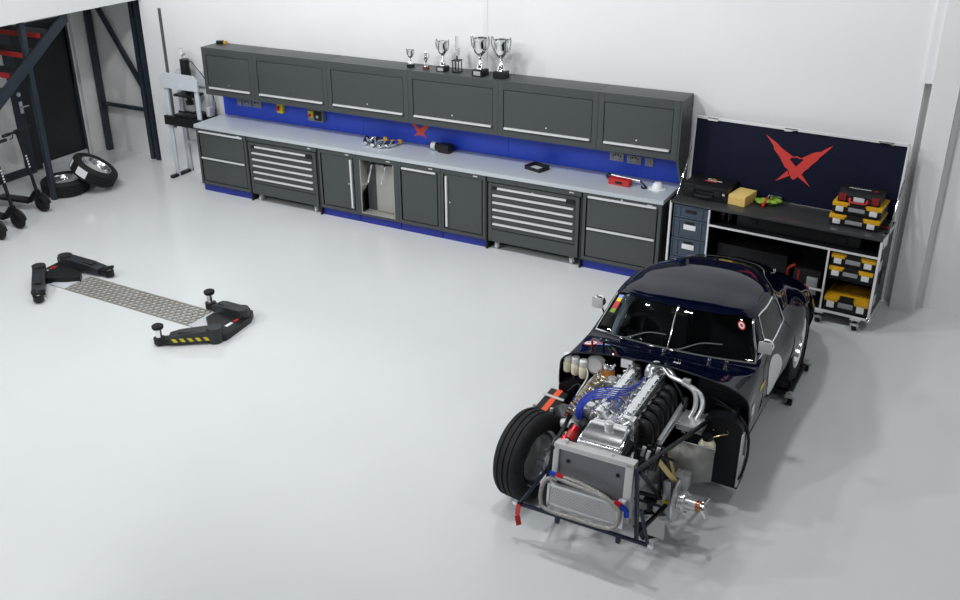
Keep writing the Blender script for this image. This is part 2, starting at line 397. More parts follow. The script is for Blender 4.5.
# worktop
b = MB(); b.box(-.012, X[8]+.012, -.014, D, H-.045, H, .006)
tag(b.build('worktop', 'steel'), 'long brushed stainless worktop running over all the grey base cabinets', 'worktop')

# blue back panels
t = thing('back_panel', 'blue splashback panel between the worktop and the wall cabinets with red winged emblem', 'back panel', (0, D, H))
for i, (x0, x1) in enumerate(((.02, 2.2), (2.203, 4.13), (4.133, 6.05))):
    MB().box(x0, x1, 0, .016, .002, .36, .001).build('panel', 'blue', t)
emb = [(2.870, 1.13), (2.925, 1.125), (2.962, 1.085), (3.0, 1.062), (3.045, 1.105), (3.125, 1.12), (3.095, 1.07), (3.045, 1.012), (3.085, .958), (3.02, .985), (2.98, .985), (2.905, .962), (2.96, 1.005), (2.93, 1.05)]
b = MB(); b.prism([(x, z-H) for x, z in emb], 'y', -.002, .0); b.build('emblem', 'orangelogo', t)
MB().bar((2.972, -.002, 1.083-H), (3.035, -.002, 1.085-H), .012, .003).build('emblem', 'orangelogo', t)

def socket(x, z, w, kind, label, grp=None):
    t = thing('wall_socket', label, 'socket', (x, D-.001, z), 0, grp)
    MB().box(-w/2, w/2, -.012, 0, -.043, .043, .003).build('face_plate', 'plate', t)
    if kind == 'double':
        for sx in (-1, 1):
            b = MB(); cx = sx*w*.26
            b.box(cx-.006, cx+.006, -.0135, -.011, .000, .020); b.box(cx-.016, cx-.008, -.0135, -.011, -.024, -.015); b.box(cx+.008, cx+.016, -.0135, -.011, -.024, -.015)
            b.build('outlet', 'black', t)
            MB().box(sx*.016-.007, sx*.016+.007, -.016, -.011, .014, .032, .002).build('switch', 'black', t)
    elif kind == 'data':
        b = MB(); b.box(-.022, -.004, -.0135, -.011, -.012, .01); b.box(.006, .022, -.0135, -.011, -.012, .01); b.build('port', 'grey', t)
    else: MB().box(-.012, .012, -.016, -.011, -.02, .02, .003).build('switch', 'grey', t)
socket(.30, 1.07, .075, 'switch', 'single grey switch plate on blue panel at its left end, first of that row')
socket(.425, 1.07, .14, 'double', 'double power socket directly right of the single switch on the blue panel, near the press')
socket(.588, 1.072, .14, 'double', 'double power socket closest to the yellow stop button, on its left')
socket(5.375, 1.068, .15, 'double', 'double power socket above the red device on the blue panel')
socket(5.562, 1.062, .15, 'double', 'middle double power socket of the three at the right end of the blue panel')
socket(5.72, 1.06, .085, 'data', 'small grey data outlet at right end of the blue panel above the white cap')
t = thing('stop_button', 'yellow emergency stop box with red knob on the blue panel', 'switch', (.985, D-.001, 1.075))
MB().box(-.045, .045, -.05, 0, -.062, .062, .005).build('housing', 'yelbright', t)
b = MB(); b.cyl((-.012, -.05, 0), (-.012, -.07, 0), .014); b.cyl((-.012, -.068, 0), (-.012, -.085, 0), .028, .024); b.build('knob', 'red', t)
t = thing('control_box', 'grey electrical control box with small yellow red stop switch and thermostat dial on blue panel', 'control box', (1.56, D-.001, 1.06))
MB().box(-.12, .10, -.07, 0, -.075, .07, .006).build('housing', 'grey', t)
MB().box(-.105, -.04, -.085, -.07, -.03, .05, .004).build('switch_plate', 'yelbright', t)
b = MB(); b.cyl((-.075, -.085, .0), (-.075, -.11, .0), .02); b.build('knob', 'red', t)
MB().box(-.02, .09, -.082, -.07, -.06, .055, .004).build('cover', 'black', t)
MB().cyl((.035, -.082, -.01), (.035, -.092, -.01), .018).build('dial', 'palegrey', t)

# wall cabinets
ZB, ZT, YF = 1.217, 1.803, .211
UX = [.053, .86, 1.958, 3.058, 4.165, 5.272, 6.09]
UL = ['narrow grey wall cabinet at the left end of the row', 'wide grey wall cabinet above the yellow stop button', 'wide grey wall cabinet above the chrome cylinders',
      'wide grey wall cabinet carrying most of the trophies', 'wide grey wall cabinet above the black tray', 'narrow grey wall cabinet at the right end of the row']
for i in range(6):
    w = UX[i+1]-UX[i]; h = ZT-ZB; dp = D-YF
    t = thing('wall_cabinet', UL[i], 'wall cabinet', (UX[i], YF, ZB), 0, 'wall cabinets above the workbench')
    b = MB(); b.box(.001, w-.001, .03, dp, 0, h, .002)
    b.box(.001, .06, 0, .03, 0, h, .002); b.box(w-.06, w-.001, 0, .03, 0, h, .002); b.box(.06, w-.06, 0, .03, h-.09, h, .002); b.box(.06, w-.06, 0, .03, 0, .07, .002)
    b.build('cabinet_body', 'cab', t)
    MB().box(.058, w-.058, .02, .032, .068, h-.088).build('shadow_gap', 'caddark', t)
    f = MB().box(.066, w-.066, .004, .024, .080, h-.096, .003).build('flap_door', 'cab', t)
    b = MB(); b.box(.075, w-.075, -.022, .002, .082, .104, .006); b.build('handle', 'handle', f)
    lockbit(f, w*.5, .15)
t = thing('end_panel', 'tall grey end panel closing the right end of the wall cabinets', 'end panel', (6.092, YF, 0))
MB().prism([(.24, 0), (dp, 0), (dp, ZT), (.0, ZT), (.0, H+.33), (.20, H)], 'x', 0, .018).build('panel', 'cab', t)

# trophies
def trophy(name, label, x, y, scale, cup, base='black', handles=True, plaque=False, basew=.5):
    t = thing(name, label, 'trophy', (x, y, ZT), random.uniform(-.1, .1), 'trophies on the wall cabinets')
    s = scale
    bz = .17*s
    MB().box(-.16*s*basew*2, .16*s*basew*2, -.16*s*basew*2, .16*s*basew*2, 0, bz, .01*s).build('base', base, t)
    if plaque: MB().box(-.11*s, .10*s, -.16*s*basew*2-.004, -.16*s*basew*2, .03*s, .14*s, .002*s).build('plaque', 'alu', t)
    return t, s, bz
def cup_body(t, s, z0, m='chrome', fat=1.):
    f = fat
    MB().lathe([(0, z0), (.13*s, z0), (.135*s, z0+.03*s), (.10*s, z0+.09*s), (.085*s, z0+.16*s), (.05*s, z0+.20*s), (.03*s, z0+.26*s), (.045*s, z0+.29*s), (.03*s, z0+.32*s), (.06*s*f, z0+.35*s), (.165*s*f, z0+.44*s), (.215*s*f, z0+.58*s), (.205*s*f, z0+.74*s), (.225*s*f, z0+.80*s), (.215*s*f, z0+.80*s), (.19*s*f, z0+.62*s), (.12*s*f, z0+.48*s), (0, z0+.44*s)], seg=28).build('cup', m, t)
    for sx in (-1, 1):
        MB().tube([(sx*.13*s*f, 0, z0+.44*s), (sx*.25*s*f, 0, z0+.56*s), (sx*.29*s*f, 0, z0+.72*s), (sx*.28*s*f, 0, z0+.86*s), (sx*.24*s*f, 0, z0+.83*s), (sx*.215*s*f, 0, z0+.74*s)], .021*s, 8, 5).build('handle', m, t)
t, s, bz = trophy('trophy', 'smallest two-handled cup on a black base at the left of the trophies', 3.02, .345, .195, 1); cup_body(t, s, bz, 'chrome', .85)
t, s, bz = trophy('trophy', 'small slender jug-like trophy on a brown base, second from left', 3.222, .335, .19, 1, 'wood', basew=.42)
MB().lathe([(0, bz), (.10*s, bz), (.06*s, bz+.1*s), (.03*s, bz+.2*s), (.10*s, bz+.34*s), (.12*s, bz+.44*s), (.06*s, bz+.58*s), (.05*s, bz+.66*s), (.10*s, bz+.76*s), (.09*s, bz+.76*s), (.03*s, bz+.64*s), (0, bz+.6*s)]).build('jug', 'chrome', t)
MB().tube([(.1*s, 0, bz+.4*s), (.22*s, 0, bz+.55*s), (.2*s, 0, bz+.74*s), (.07*s, 0, bz+.74*s)], .014*s, 8, 5).build('handle', 'brass', t)
t, s, bz = trophy('trophy', 'medium silver two-handled cup on a tall black base with silver plaque', 3.432, .34, .325, 1, plaque=True); cup_body(t, s, bz, 'chrome', .8)
t = thing('trophy', 'clear acrylic award on a small open black stand between the silver cups', 'trophy', (3.602, .35, ZT), .05, 'trophies on the wall cabinets')
b = MB(); b.box(-.045, .045, -.045, .045, 0, .014, .002); b.box(-.045, .045, -.045, .045, .125, .135, .002)
for sx in (-1, 1):
    for sy in (-1, 1): b.box(sx*.036-.004, sx*.036+.004, sy*.036-.004, sy*.036+.004, .014, .125)
b.cyl((0, 0, .135), (0, 0, .18), .008); b.build('stand', 'black', t)
b = MB(); b.box(-.014, .014, -.009, .009, .235, .38, .003); b.build('acrylic_spire', 'clear', t)
b = MB(); b.box(-.022, .022, -.02, .02, .18, .215, .004); b.box(.006, .026, -.02, .02, .20, .25, .003); b.build('silver_motif', 'alu', t)
t, s, bz = trophy('trophy', 'left one of the two tallest silver cups, with a plaque on its black base', 3.897, .325, .40, 1, plaque=True); cup_body(t, s, bz, 'chrome', .95)
t, s, bz = trophy('trophy', 'right one of the two tallest silver cups, last at the right end', 4.138, .33, .40, 1); cup_body(t, s, bz, 'chrome', .95)
t = thing('gadget', 'small black and yellow item lying on top of the leftmost wall cabinet', 'tool', (.16, .47, ZT), .4)
MB().box(-.06, .03, -.025, .025, 0, .04, .008).build('body', 'black', t); MB().box(.03, .075, -.02, .02, 0, .035, .006).build('tip', 'yellow', t)

# ------------------------------------------------------------------ things on the worktop
def cylinder_part(x, y, rz, label, cap):
    t = thing('pneumatic_tool', label, 'tool', (x, y, H), rz, 'chrome tools on the worktop')
    b = MB(); b.lathe([(0, -.10), (.022, -.10), (.028, -.09), (.028, -.03), (.034, -.02), (.034, .03), (.024, .045), (.024, .09), (0, .09)], (0, 0, .034), (0, 1, 0), 20)
    b.build('barrel', 'chrome', t)
    MB().lathe([(0, .085), (.024, .085), (.03, .10), (.028, .13), (0, .14)], (0, 0, .034), (0, 1, 0), 16).build('end_cap', cap, t)
    MB().tube([(0, 0, .06), (.02, -.02, .075), (.035, -.07, .05)], .007, 8).build('lever', 'alu', t)
cylinder_part(2.42, .27, .5, 'chrome air tool at the left end of the cluster on the worktop', 'black')
cylinder_part(2.50, .36, -.9, 'chrome air tool with orange cap at the back of the cluster', 'yellow')
cylinder_part(2.545, .255, .35, 'chrome air tool with a dark cap in the middle of the cluster', 'black')
cylinder_part(2.70, .25, -.25, 'chrome air tool with an orange cap, nearest the front of the worktop', 'yellow')
cylinder_part(2.765, .30, -.25, 'chrome air tool with an orange cap at the right end of the cluster', 'yellow')
t = thing('camera', 'black camera-like power tool with pale band lying under the red emblem', 'tool', (3.36, .40, H), -.12)
MB().box(-.02, .13, -.055, .055, 0, .10, .02).build('body', 'black', t)
b = MB(); b.lathe([(0, -.15), (.04, -.15), (.045, -.13), (.04, -.02), (.05, 0), (0, .0)], (-.0, 0, .05), (1, 0, 0), 20); b.build('barrel', 'black', t)
MB().lathe([(.042, -.13), (.046, -.13), (.046, -.07), (.042, -.07)], (0, 0, .05), (1, 0, 0), 20, True).build('ring', 'palegrey', t)
t = thing('tray', 'shallow black open tray lying on the worktop', 'tray', (4.58, .31, H), -.30)
b = MB(); b.box(-.10, .10, -.075, .075, 0, .004); b.box(-.10, .10, -.08, -.068, 0, .035, .003); b.box(-.10, .10, .068, .08, 0, .05, .003); b.box(-.105, -.093, -.08, .08, 0, .045, .003); b.box(.093, .105, -.08, .08, 0, .045, .003)
b.build('rim', 'black', t); MB().box(-.09, .09, -.066, .066, .005, .010).build('liner', 'palegrey', t)
t = thing('test_meter', 'red boxy meter with a silver probe and black cord on the worktop', 'meter', (5.53, .25, H), -.10)
MB().box(-.115, .115, -.045, .045, 0, .065, .012).build('body', 'red', t)
MB().box(-.035, .04, -.047, -.044, .02, .045, .001).build('marking', 'black', t)
b = MB(); b.cyl((-.14, .075, .055), (.18, .075, .045), .013); b.build('probe', 'alu', t)
b = MB(); b.sphere((-.16, .075, .04), .032, (1.3, 1, .9)); b.build('knob', 'black', t)
b = MB(); b.tube([(.18, .075, .045), (.21, .07, .03), (.25, .05, .012), (.27, .02, .01), (.24, -.0, .01), (.22, .03, .012)], .009, 8); b.build('cord', 'black', t)
t = thing('cap', 'white cap or bowl resting at the right end of the worktop', 'cap', (5.90, .30, H), -.1)
MB().lathe([(.085, 0), (.082, .008), (.055, .01), (.05, .04), (.035, .062), (0, .07)], seg=28).build('crown', 'white', t)
MB().prism([(-.095, -.02), (-.06, -.075), (.06, -.075), (.095, -.02), (.05, .0), (-.05, 0)], 'z', .002, .010).build('brim', 'white', t)

# ------------------------------------------------------------------ hydraulic press
t = thing('hydraulic_press', 'pale grey hydraulic shop press with black bed against the white wall', 'press', (-.455, .42, 0))
for sx in (-1, 1):
    for y in (-.13, .10):
        MB().box(sx*.265-.033, sx*.265+.033, y-.012, y+.012, 0 if sx < 0 else .02, 1.36, .004).build('upright', 'pressgrey', t)
for y in (-.155, .115):
    MB().prism([(-.325, 1.21), (.325, 1.21), (.325, 1.345), (.26, 1.405), (-.26, 1.405), (-.325, 1.345)], 'y', y-.012, y+.012).build('crosshead', 'pressgrey', t)
for x0_ in (-.13, .0): MB().box(x0_, x0_+.06, -.169, -.167, 1.23, 1.29).build('label', 'paleblue', t)
b = MB(); b.cyl((0, -.01, 1.25), (0, -.01, 1.57), .065, .06, 24); b.cyl((0, -.01, 1.02), (0, -.01, 1.25), .032); b.cyl((0, -.01, .98), (0, -.01, 1.03), .05); b.box(-.16, .16, -.13, .1, 1.10, 1.13, .004); b.build('ram', 'black', t)
b = MB(); b.cyl((-.03, -.01, 1.57), (-.03, -.01, 1.61), .008); b.cyl((-.03, -.03, 1.66), (-.03, .01, 1.66), .05); g = b.build('gauge', 'alu', t)
MB().cyl((-.03, -.031, 1.66), (-.03, -.033, 1.66), .042).build('gauge_face', 'white', g)
b = MB(); b.box(-.33, .42, -.18, -.13, .72, .84, .006); b.box(-.33, .42, .085, .13, .72, .84, .006); b.box(-.2, -.15, -.13, .1, .70, .82); b.box(.2, .25, -.13, .1, .70, .82); b.build('bed', 'black', t)
b = MB(); b.box(-.16, .20, -.16, -.04, .84, .87, .006); b.box(.0, .26, .0, .11, .84, .875, .006); b.build('press_plate', 'black', t)
b = MB(); b.bar((-.265, -.25, .02), (-.265, .13, .02), .06, .035, .004); b.build('foot', 'black', t)
b = MB(); b.bar((.265, -.25, .02), (.265, .13, .02), .06, .035, .004); b.build('foot', 'pressgrey', t)
MB().bar((-.27, .1, .42), (.27, .1, .42), .05, .02, .003, up=(0, 1, 0)).build('cross_rail', 'pressgrey', t)
MB().tube([(.05, .02, 1.52), (.10, 0, 1.55), (.20, .0, 1.46), (.29, .03, 1.32), (.36, .08, 1.05), (.35, .08, .86), (.33, .07, .80)], .005, 8).build('hose', 'black', t)
b = MB(); b.box(.30, .36, -.04, .06, .86, .98, .01); b.build('pump', 'palegrey', t)

# ------------------------------------------------------------------ loose tyres
def tyre_profile(R, W, rim):
    h = W/2
    p = [(rim, -h*.82), (rim+.02, -h*.92), ((R+rim)/2, -h), (R-.035, -h*.95), (R-.012, -h*.80), (R, -h*.62)]
    for g in (-.40, -.0, .40):
        p += [(R, h*(g-.06)), (R-.008, h*(g-.05)), (R-.008, h*(g+.05)), (R, h*(g+.06))]
    p += [(R, h*.62), (R-.012, h*.80), (R-.035, h*.95), ((R+rim)/2, h), (rim+.02, h*.92), (rim, h*.82)]
    return p
def wheel_tyre(name, label, loc, rot, R=.30, W=.20, lab=False):
    t = thing(name, label, 'tyre', loc); t.rotation_euler = rot
    MB().lathe(tyre_profile(R, W, R*.66), seg=56).build('tyre', 'rubber', t)
    b = MB(); r = R*.655
    b.lathe([(r, -W*.40), (r+.008, -W*.42), (r-.012, -W*.30), (r-.03, 0), (r-.012, W*.30), (r+.008, W*.42), (r, W*.40), (r-.012, W*.40), (r-.035, W*.25), (r-.05, W*.02)], seg=48)
    b.build('rim', 'polish', t)
    b = MB(); b.lathe([(r-.05, W*.02), (r*.6, W*.10), (r*.3, W*.06), (.03, W*.05), (0, W*.05)], seg=32); b.build('wheel_centre', 'alud', t)
    if lab:
        for a0, a1 in ((.02, .52), (-.62, -.40)):
            b = MB(); b.lathe([(R+.002, -W*.26), (R+.002, W*.26)], seg=8, a0=a0, a1=a1); b.build('paper_label', 'white', t)
    return t
wheel_tyre('racing_tyre', 'black tyre lying flat on the floor behind the stair post', (-1.58, -.86, .10), (0, 0, .3))
lean = Matrix.Rotation(math.radians(33), 3, V((-.62, .78, 0)))
wheel_tyre('racing_tyre', 'black tyre with white paper labels leaning on another tyre', (-1.30, -.60, .255), lean.to_euler(), lab=True)

# ------------------------------------------------------------------ electric scooters
def scooter(x, y, label, rz):
    t = thing('electric_scooter', label, 'scooter', (x, y, 0), rz, 'black electric scooters parked by the stairs')
    # front wheel at origin, the scooter runs back along -x
    for nm, cx in (('front_wheel', 0), ('rear_wheel', -.80)):
        w = MB().lathe([(.06, -.022), (.095, -.024), (.107, -.012), (.108, 0), (.107, .012), (.095, .024), (.06, .022)], (cx, 0, .108), (0, 1, 0), 32, True).build(nm, 'rubber', t)
        MB().lathe([(0, -.02), (.05, -.022), (.062, -.012), (.062, .012), (.05, .022), (0, .02)], (cx, 0, .108), (0, 1, 0), 24).build('hub', 'carblack', w)
    b = MB(); b.bar((-.68, 0, .12), (-.16, 0, .12), .14, .035, .008); b.bar((-.18, 0, .12), (-.06, 0, .25), .05, .06, .008); b.build('deck', 'carblack', t)
    b = MB()
    for sy in (-1, 1): b.bar((0, sy*.036, .108), (-.055, sy*.03, .27), .012, .022, .003)
    b.bar((-.055, -.04, .26), (-.055, .04, .26), .03, .02, .003); b.build('fork', 'carblack', t)
    st = MB().cyl((-.05, 0, .25), (-.17, 0, 1.0), .021).build('stem', 'black', t)
    for k in range(5):
        a = .42+k*.045
        p = V((-.05, 0, .25)).lerp(V((-.17, 0, 1.0)), a)
        MB().box(p.x+.014, p.x+.022, -.010, .012, p.z-.009, p.z+.011, .001).build('stem_lettering', 'white', st)
    b = MB(); b.cyl((-.17, -.20, 1.0), (-.17, .20, 1.0), .014); b.bar((-.17, 0, .97), (-.17, 0, 1.02), .05, .06, .008); h = b.build('handlebar', 'black', t)
    for sy in (-1, 1):
        MB().cyl((-.17, sy*.12, 1.0), (-.17, sy*.225, 1.0), .019).build('grip', 'rubber', h)
    MB().tube([(-.14, -.10, .99), (-.10, -.15, .97), (-.10, -.19, .96)], .006, 8).build('brake_lever', 'black', h)
    MB().tube([(.10*math.cos(a)*1.22, 0, .108+.122*math.sin(a)) for a in (.1, .5, 1., 1.5, 2.0, 2.5)], .02, 8, 3).build('mudguard', 'black', t)
    MB().box(.105, .113, -.012, .012, .13, .175, .002).build('reflector', 'red', t)
    return t
scooter(-1.235, -1.50, 'black electric scooter standing nearest the lying tyre and stair post', .15)
scooter(-1.02, -2.02, 'black electric scooter standing between the two others', .12)
scooter(-.92, -2.36, 'black electric scooter cut by the left edge, farthest from the tyres', .10)

# ------------------------------------------------------------------ car lift
t = thing('car_lift', 'low black car lift with four arms and perforated metal centre lying on the floor', 'car lift', (1.75, -2.77, 0))
ox, oy = 1.75, -2.77
b = MB(); nx = 26; ny = 6; x0, x1, y0, y1 = -.92, .83, -.155, .165
# perforated centre strip: hexagonal grid of holes
def perforated(x0, x1, y0, y1, nx, ny, z0, z1):
    m = MB(); dx = (x1-x0)/nx; dy = (y1-y0)/ny; bm = m.b
    r = min(dx, dy)*.44; n = 6
    def ring(cx, cy, z): return [bm.verts.new((cx+r*math.cos(2*PI*k/n+PI/6)*dx/max(dx, dy)*1.1, cy+r*math.sin(2*PI*k/n+PI/6), z)) for k in range(n)]
    for j in range(ny):
        for i in range(nx):
            off = dx/2 if j % 2 else 0
            cx = x0+dx*(i+.5)+off; cy = y0+dy*(j+.5)
            if cx+dx/2 > x1+1e-6: continue
            ang = [2*PI*k/n+PI/6 for k in range(n)]
            def outer(a):
                c, s_ = math.cos(a), math.sin(a); k = min((dx/2)/abs(c) if abs(c) > 1e-6 else 9, (dy/2)/abs(s_) if abs(s_) > 1e-6 else 9)
                return (cx+c*k, cy+s_*k)
            top = []
            for z in (z1, z0):
                I = ring(cx, cy, z); O = [bm.verts.new((*outer(a), z)) for a in ang]
                for k in range(n): bm.faces.new((I[k], O[k], O[(k+1) % n], I[(k+1) % n]))
                # corners
                cs = []
                for k in range(n):
                    A, B = O[k], O[(k+1) % n]
                    if abs(A.co.x-B.co.x) > 1e-5 and abs(A.co.y-B.co.y) > 1e-5:
                        px = A.co.x if abs(abs(A.co.x-cx)-dx/2) < 1e-5 else B.co.x
                        py = A.co.y if abs(abs(A.co.y-cy)-dy/2) < 1e-5 else B.co.y
                        P_ = bm.verts.new((px, py, z)); bm.faces.new((A, P_, B))
                top.append(I)
            for k in range(n): bm.faces.new((top[0][k], top[0][(k+1) % n], top[1][(k+1) % n], top[1][k]))
    return m
pm = perforated(x0, x1, y0, y1, nx, ny, .003, .012)
pm.box(x0, x1, y0-.008, y0, .0, .012); pm.box(x0, x1, y1, y1+.008, 0, .012)
M['mesh'] = mat('expanded_metal', (.27, .25, .21), .45, .3, noise=(2.5, (.33, .32, .29)))
pm.build('perforated_strip', 'mesh', t)
for nm, xs in (('end_plate', (-1.12, -.90)), ('end_plate', (.81, 1.0))):
    MB().box(xs[0], xs[1], -.165, .175, .002, .014, .002).build(nm, 'palegrey', t)
def lw(x, y): return (x-ox, y-oy)
# base castings
for poly, nm in (([(.375, -2.50), (.34, -2.56), (.36, -2.86), (.44, -2.94), (.56, -2.93), (.75, -2.82), (.86, -2.73), (.80, -2.66), (.62, -2.60), (.47, -2.50)], 'pivot_base'),
                 ([(2.66, -2.70), (2.66, -2.80), (2.80, -2.92), (2.86, -3.06), (3.01, -3.07), (3.07, -2.98), (3.03, -2.60), (2.96, -2.48), (2.86, -2.49), (2.80, -2.60), (2.74, -2.62)], 'pivot_base')):
    b = MB(); b.prism([lw(*p) for p in poly], 'z', .0, .062); pb = b.build(nm, 'black', t)
    cx = .42 if poly[0][0] < 1 else 2.93
    sgn = 1 if cx < 1 else -1
    for k, (m_, dy_) in enumerate((('white', -.075), ('red', .035))):
        MB().box(cx-ox-.02+.03*(cx > 1), cx-ox+.012+.03*(cx > 1), -2.74-oy+dy_-.04, -2.74-oy+dy_+.045, .062, .064).build('warning_label', m_, pb)
def arm(p0, p1, z0=.03, h=.105, w=.115, hz=False, pad_h=.17, padoff=.09, raised=False):
    p0 = V((*lw(*p0), 0)); p1 = V((*lw(*p1), 0)); d = (p1-p0).normalized(); n = V((-d.y, d.x, 0)); L = (p1-p0).length
    R3 = Matrix((d, n, V((0, 0, 1)))).transposed()
    b = MB(); c = (p0+p1)/2
    prof = [(-.05, z0), (L, z0), (L, z0+.06), (L*.72, z0+h*.82), (L*.12, z0+h), (-.05, z0+h)]
    bm = MB(); bm.prism(prof, 'y', -w/2, w/2); bm.box(L*.25, L*.8, -w*.28, w*.28, z0+h*.80, z0+h*.93, .006); bm.cyl((0, 0, 0), (0, 0, z0+h+.012), w*.56)
    for v in bm.b.verts: v.co = R3 @ v.co + p0
    a = bm.build('lift_arm', 'navyblack', t)
    if hz:
        for k in range(5):
            m = MB(); x = .04+k*(L-.08)/4.6; s_ = hz
            y = -w/2-.002 if s_ < 0 else w/2+.002
            m.prism([(x, z0+.015), (x+.035, z0+.015), (x+.06, z0+.05), (x+.025, z0+.05)], 'y', y-.001, y+.001)
            for v in m.b.verts: v.co = R3 @ v.co + p0
            m.build('hazard_stripe', 'hazard', a)
    e = MB(); e.box(L-.02, L+padoff+.03, -.045, .045, z0-.012, z0+.04, .012); e.cyl((L+padoff, 0, z0-.01), (L+padoff, 0, z0+.045), .052)
    for v in e.b.verts: v.co = R3 @ v.co + p0
    e.build('arm_tip', 'black', a)
    zp = .135 if raised else .085
    s1 = MB().cyl((L+padoff, 0, z0+.03), (L+padoff, 0, zp+z0), .030)
    for v in s1.b.verts: v.co = R3 @ v.co + p0
    sp = s1.build('pad_screw', 'chrome', a)
    s2 = MB().lathe([(0, zp+z0), (.046, zp+z0), (.052, zp+z0+.010), (.052, zp+z0+.030), (.042, zp+z0+.037), (0, zp+z0+.037)], (0, 0, 0), (0, 0, 1), 24) if raised else MB().lathe([(.03, .10), (.058, .10), (.062, .115), (.058, .128), (.03, .128)], seg=16, closed=True, a0=-1.2, a1=2.2)
    for v in s2.b.verts: v.co = R3 @ (v.co+V((L+padoff, 0, 0))) + p0
    s2.build('rubber_pad', 'rubber', a)
M['navyblack'] = mat('black_blue_casting', (.016, .020, .024), .38, noise=(12, (.022, .026, .031)))
arm((.40, -2.86), (.80, -3.20), w=.125)
arm((.42, -2.54), (.93, -2.50), w=.13)
arm((2.95, -2.62), (2.585, -2.57), w=.125, raised=True)
arm((2.985, -3.03), (2.66, -3.27), w=.125, hz=1, raised=True)

# ------------------------------------------------------------------ road case workstation
RC = Matrix.Rotation(math.radians(-4), 3, 'Z'); rz = math.radians(-4)
t = thing('road_case', 'open wheeled road case workstation with navy lid and red winged emblem beside the bench', 'road case', (6.14, .005, 0), rz)
W_, Dp, z0, z1 = 1.895, .50, .125, .90
b = MB(); th = .015
b.box(0, th, 0, Dp, z0, z1); b.box(W_-th, W_, 0, Dp, z0, z1); b.box(0, W_, Dp-th, Dp, z0, z1); b.box(0, W_, 0, Dp, z0, z0+th)
b.box(.372, .387, .0, Dp, z0, z1-.03); b.box(1.475, 1.49, 0, Dp, z0, .72); b.box(.387, W_-th, 0, Dp, .712, .727)
b.build('case_body', 'carblack', t)
MB().box(-.004, W_+.004, -.008, Dp, z1-.024, z1, .004).build('case_worktop', 'bench', t)
b = MB()
def ext(p, q, w=.022): b.bar(p, q, w, w, .004)
ext((0, 0, z0), (0, 0, z1-.03)); ext((W_, 0, z0), (W_, 0, z1-.03)); ext((0, 0, z0), (W_, 0, z0)); ext((W_, 0, z0), (W_, Dp, z0)); ext((W_, Dp, z0), (W_, Dp, z1)); ext((0, 0, z0), (0, Dp, z0))
ext((.38, -.002, z0), (.38, -.002, z1-.03), .017); ext((1.482, -.002, z0), (1.482, -.002, .715), .017); ext((.38, -.002, .72), (W_, -.002, .72), .017)
ext((W_+.004, 0, z1-.02), (W_+.004, Dp, z1-.02), .02); ext((-.004, 0, z1-.02), (-.004, Dp, z1-.02), .02); ext((0, Dp-.02, z1+.012), (W_, Dp-.02, z1+.012), .026); ext((.387, .0, .31), (1.475, .0, .31), .017)
b.build('aluminium_edging', 'handle', t)
# corner balls and catches
for (x, y, z) in ((0, 0, z0), (W_, 0, z0), (W_, Dp, z0)):
    MB().sphere((x, y, z), .024).build('ball_corner', 'chrome', t)
for z in (.30, .62, .84):
    MB().box(W_+.001, W_+.012, .05, .13, z-.05, z+.05, .004).build('catch', 'chrome', t)
b = MB(); b.box(W_+.002, W_+.010, .2, .36, .40, .52, .006); b.build('side_handle', 'black', t)
for (x, y) in ((.12, .05), (W_-.10, -.0), (W_-.42, -.0), (.12, Dp-.08), (W_-.10, Dp-.08)):
    b = MB(); b.box(x-.045, x+.045, y-.045, y+.045, .112, z0-.012, .002); b.box(x-.030, x-.024, y-.025, y+.05, .035, .115, .002); b.box(x+.024, x+.030, y-.025, y+.05, .035, .115, .002); b.cyl((x-.033, y+.01, .045), (x+.033, y+.01, .045), .009)
    b.box(x-.03, x+.03, y-.075, y-.02, .075, .10, .004)
    c = b.build('caster', 'chrome', t); MB().cyl((x-.02, y+.01, .045), (x+.02, y+.01, .045), .045, seg=24).build('caster_wheel', 'rubber', c)
# lid, standing open and leaning on the wall
lid = MB().box(0.0, W_, 0, .05, 0, .69, .004).build('lid', 'lidnavy', t)
lid.location = (.0, Dp-.055, z1+.015); lid.rotation_euler = (math.radians(-2), 0, 0)
b = MB()
ext((0, -.004, .69), (W_, -.004, .69), .024); ext((0, -.004, 0), (0, -.004, .69), .02); ext((W_, -.004, 0), (W_, -.004, .69), .02); b.build('lid_edging', 'handle', lid)
for x0_, x1_ in ((.12, .22), (.84, .96), (1.65, 1.78)): MB().box(x0_, x1_, -.02, -.004, .67, .70, .003).build('lid_catch', 'chrome', lid)
for x0_, x1_ in ((.80, .91), (.2, .3), (1.5, 1.6)): MB().box(x0_, x1_, -.03, -.004, .0, .05, .004).build('lid_hinge', 'chrome', lid)
wl = [(6.825, 1.526), (6.942, 1.455), (6.98, 1.421), (7.096, 1.356), (7.065, 1.329), (7.13, 1.268), (7.187, 1.198), (7.161, 1.177), (7.148, 1.175), (7.126, 1.141), (7.103, 1.153), (7.059, 1.235), (7.033, 1.248), (6.975, 1.336), (6.917, 1.396), (6.905, 1.433)]
wr = [(7.429, 1.51), (7.369, 1.474), (7.333, 1.442), (7.275, 1.425), (7.166, 1.354), (7.191, 1.342), (7.13, 1.268), (7.126, 1.141), (7.195, 1.21), (7.208, 1.235), (7.244, 1.272), (7.261, 1.299), (7.314, 1.36), (7.326, 1.386), (7.383, 1.451)]
br = [(7.166, 1.354), (7.126, 1.366), (7.090, 1.352), (7.098, 1.346), (7.126, 1.354), (7.160, 1.344)]
le = [(7.058, 1.218), (6.963, 1.103), (7.085, 1.174)]; ri = [(7.161, 1.177), (7.283, 1.099), (7.191, 1.204)]
for k, pl in enumerate((wl, wr, br, le, ri)):
    MB().prism([(x-6.145, z-.917) for x, z in pl], 'y', -.003-k*.0004, .0).build('emblem', 'redlogo', lid)
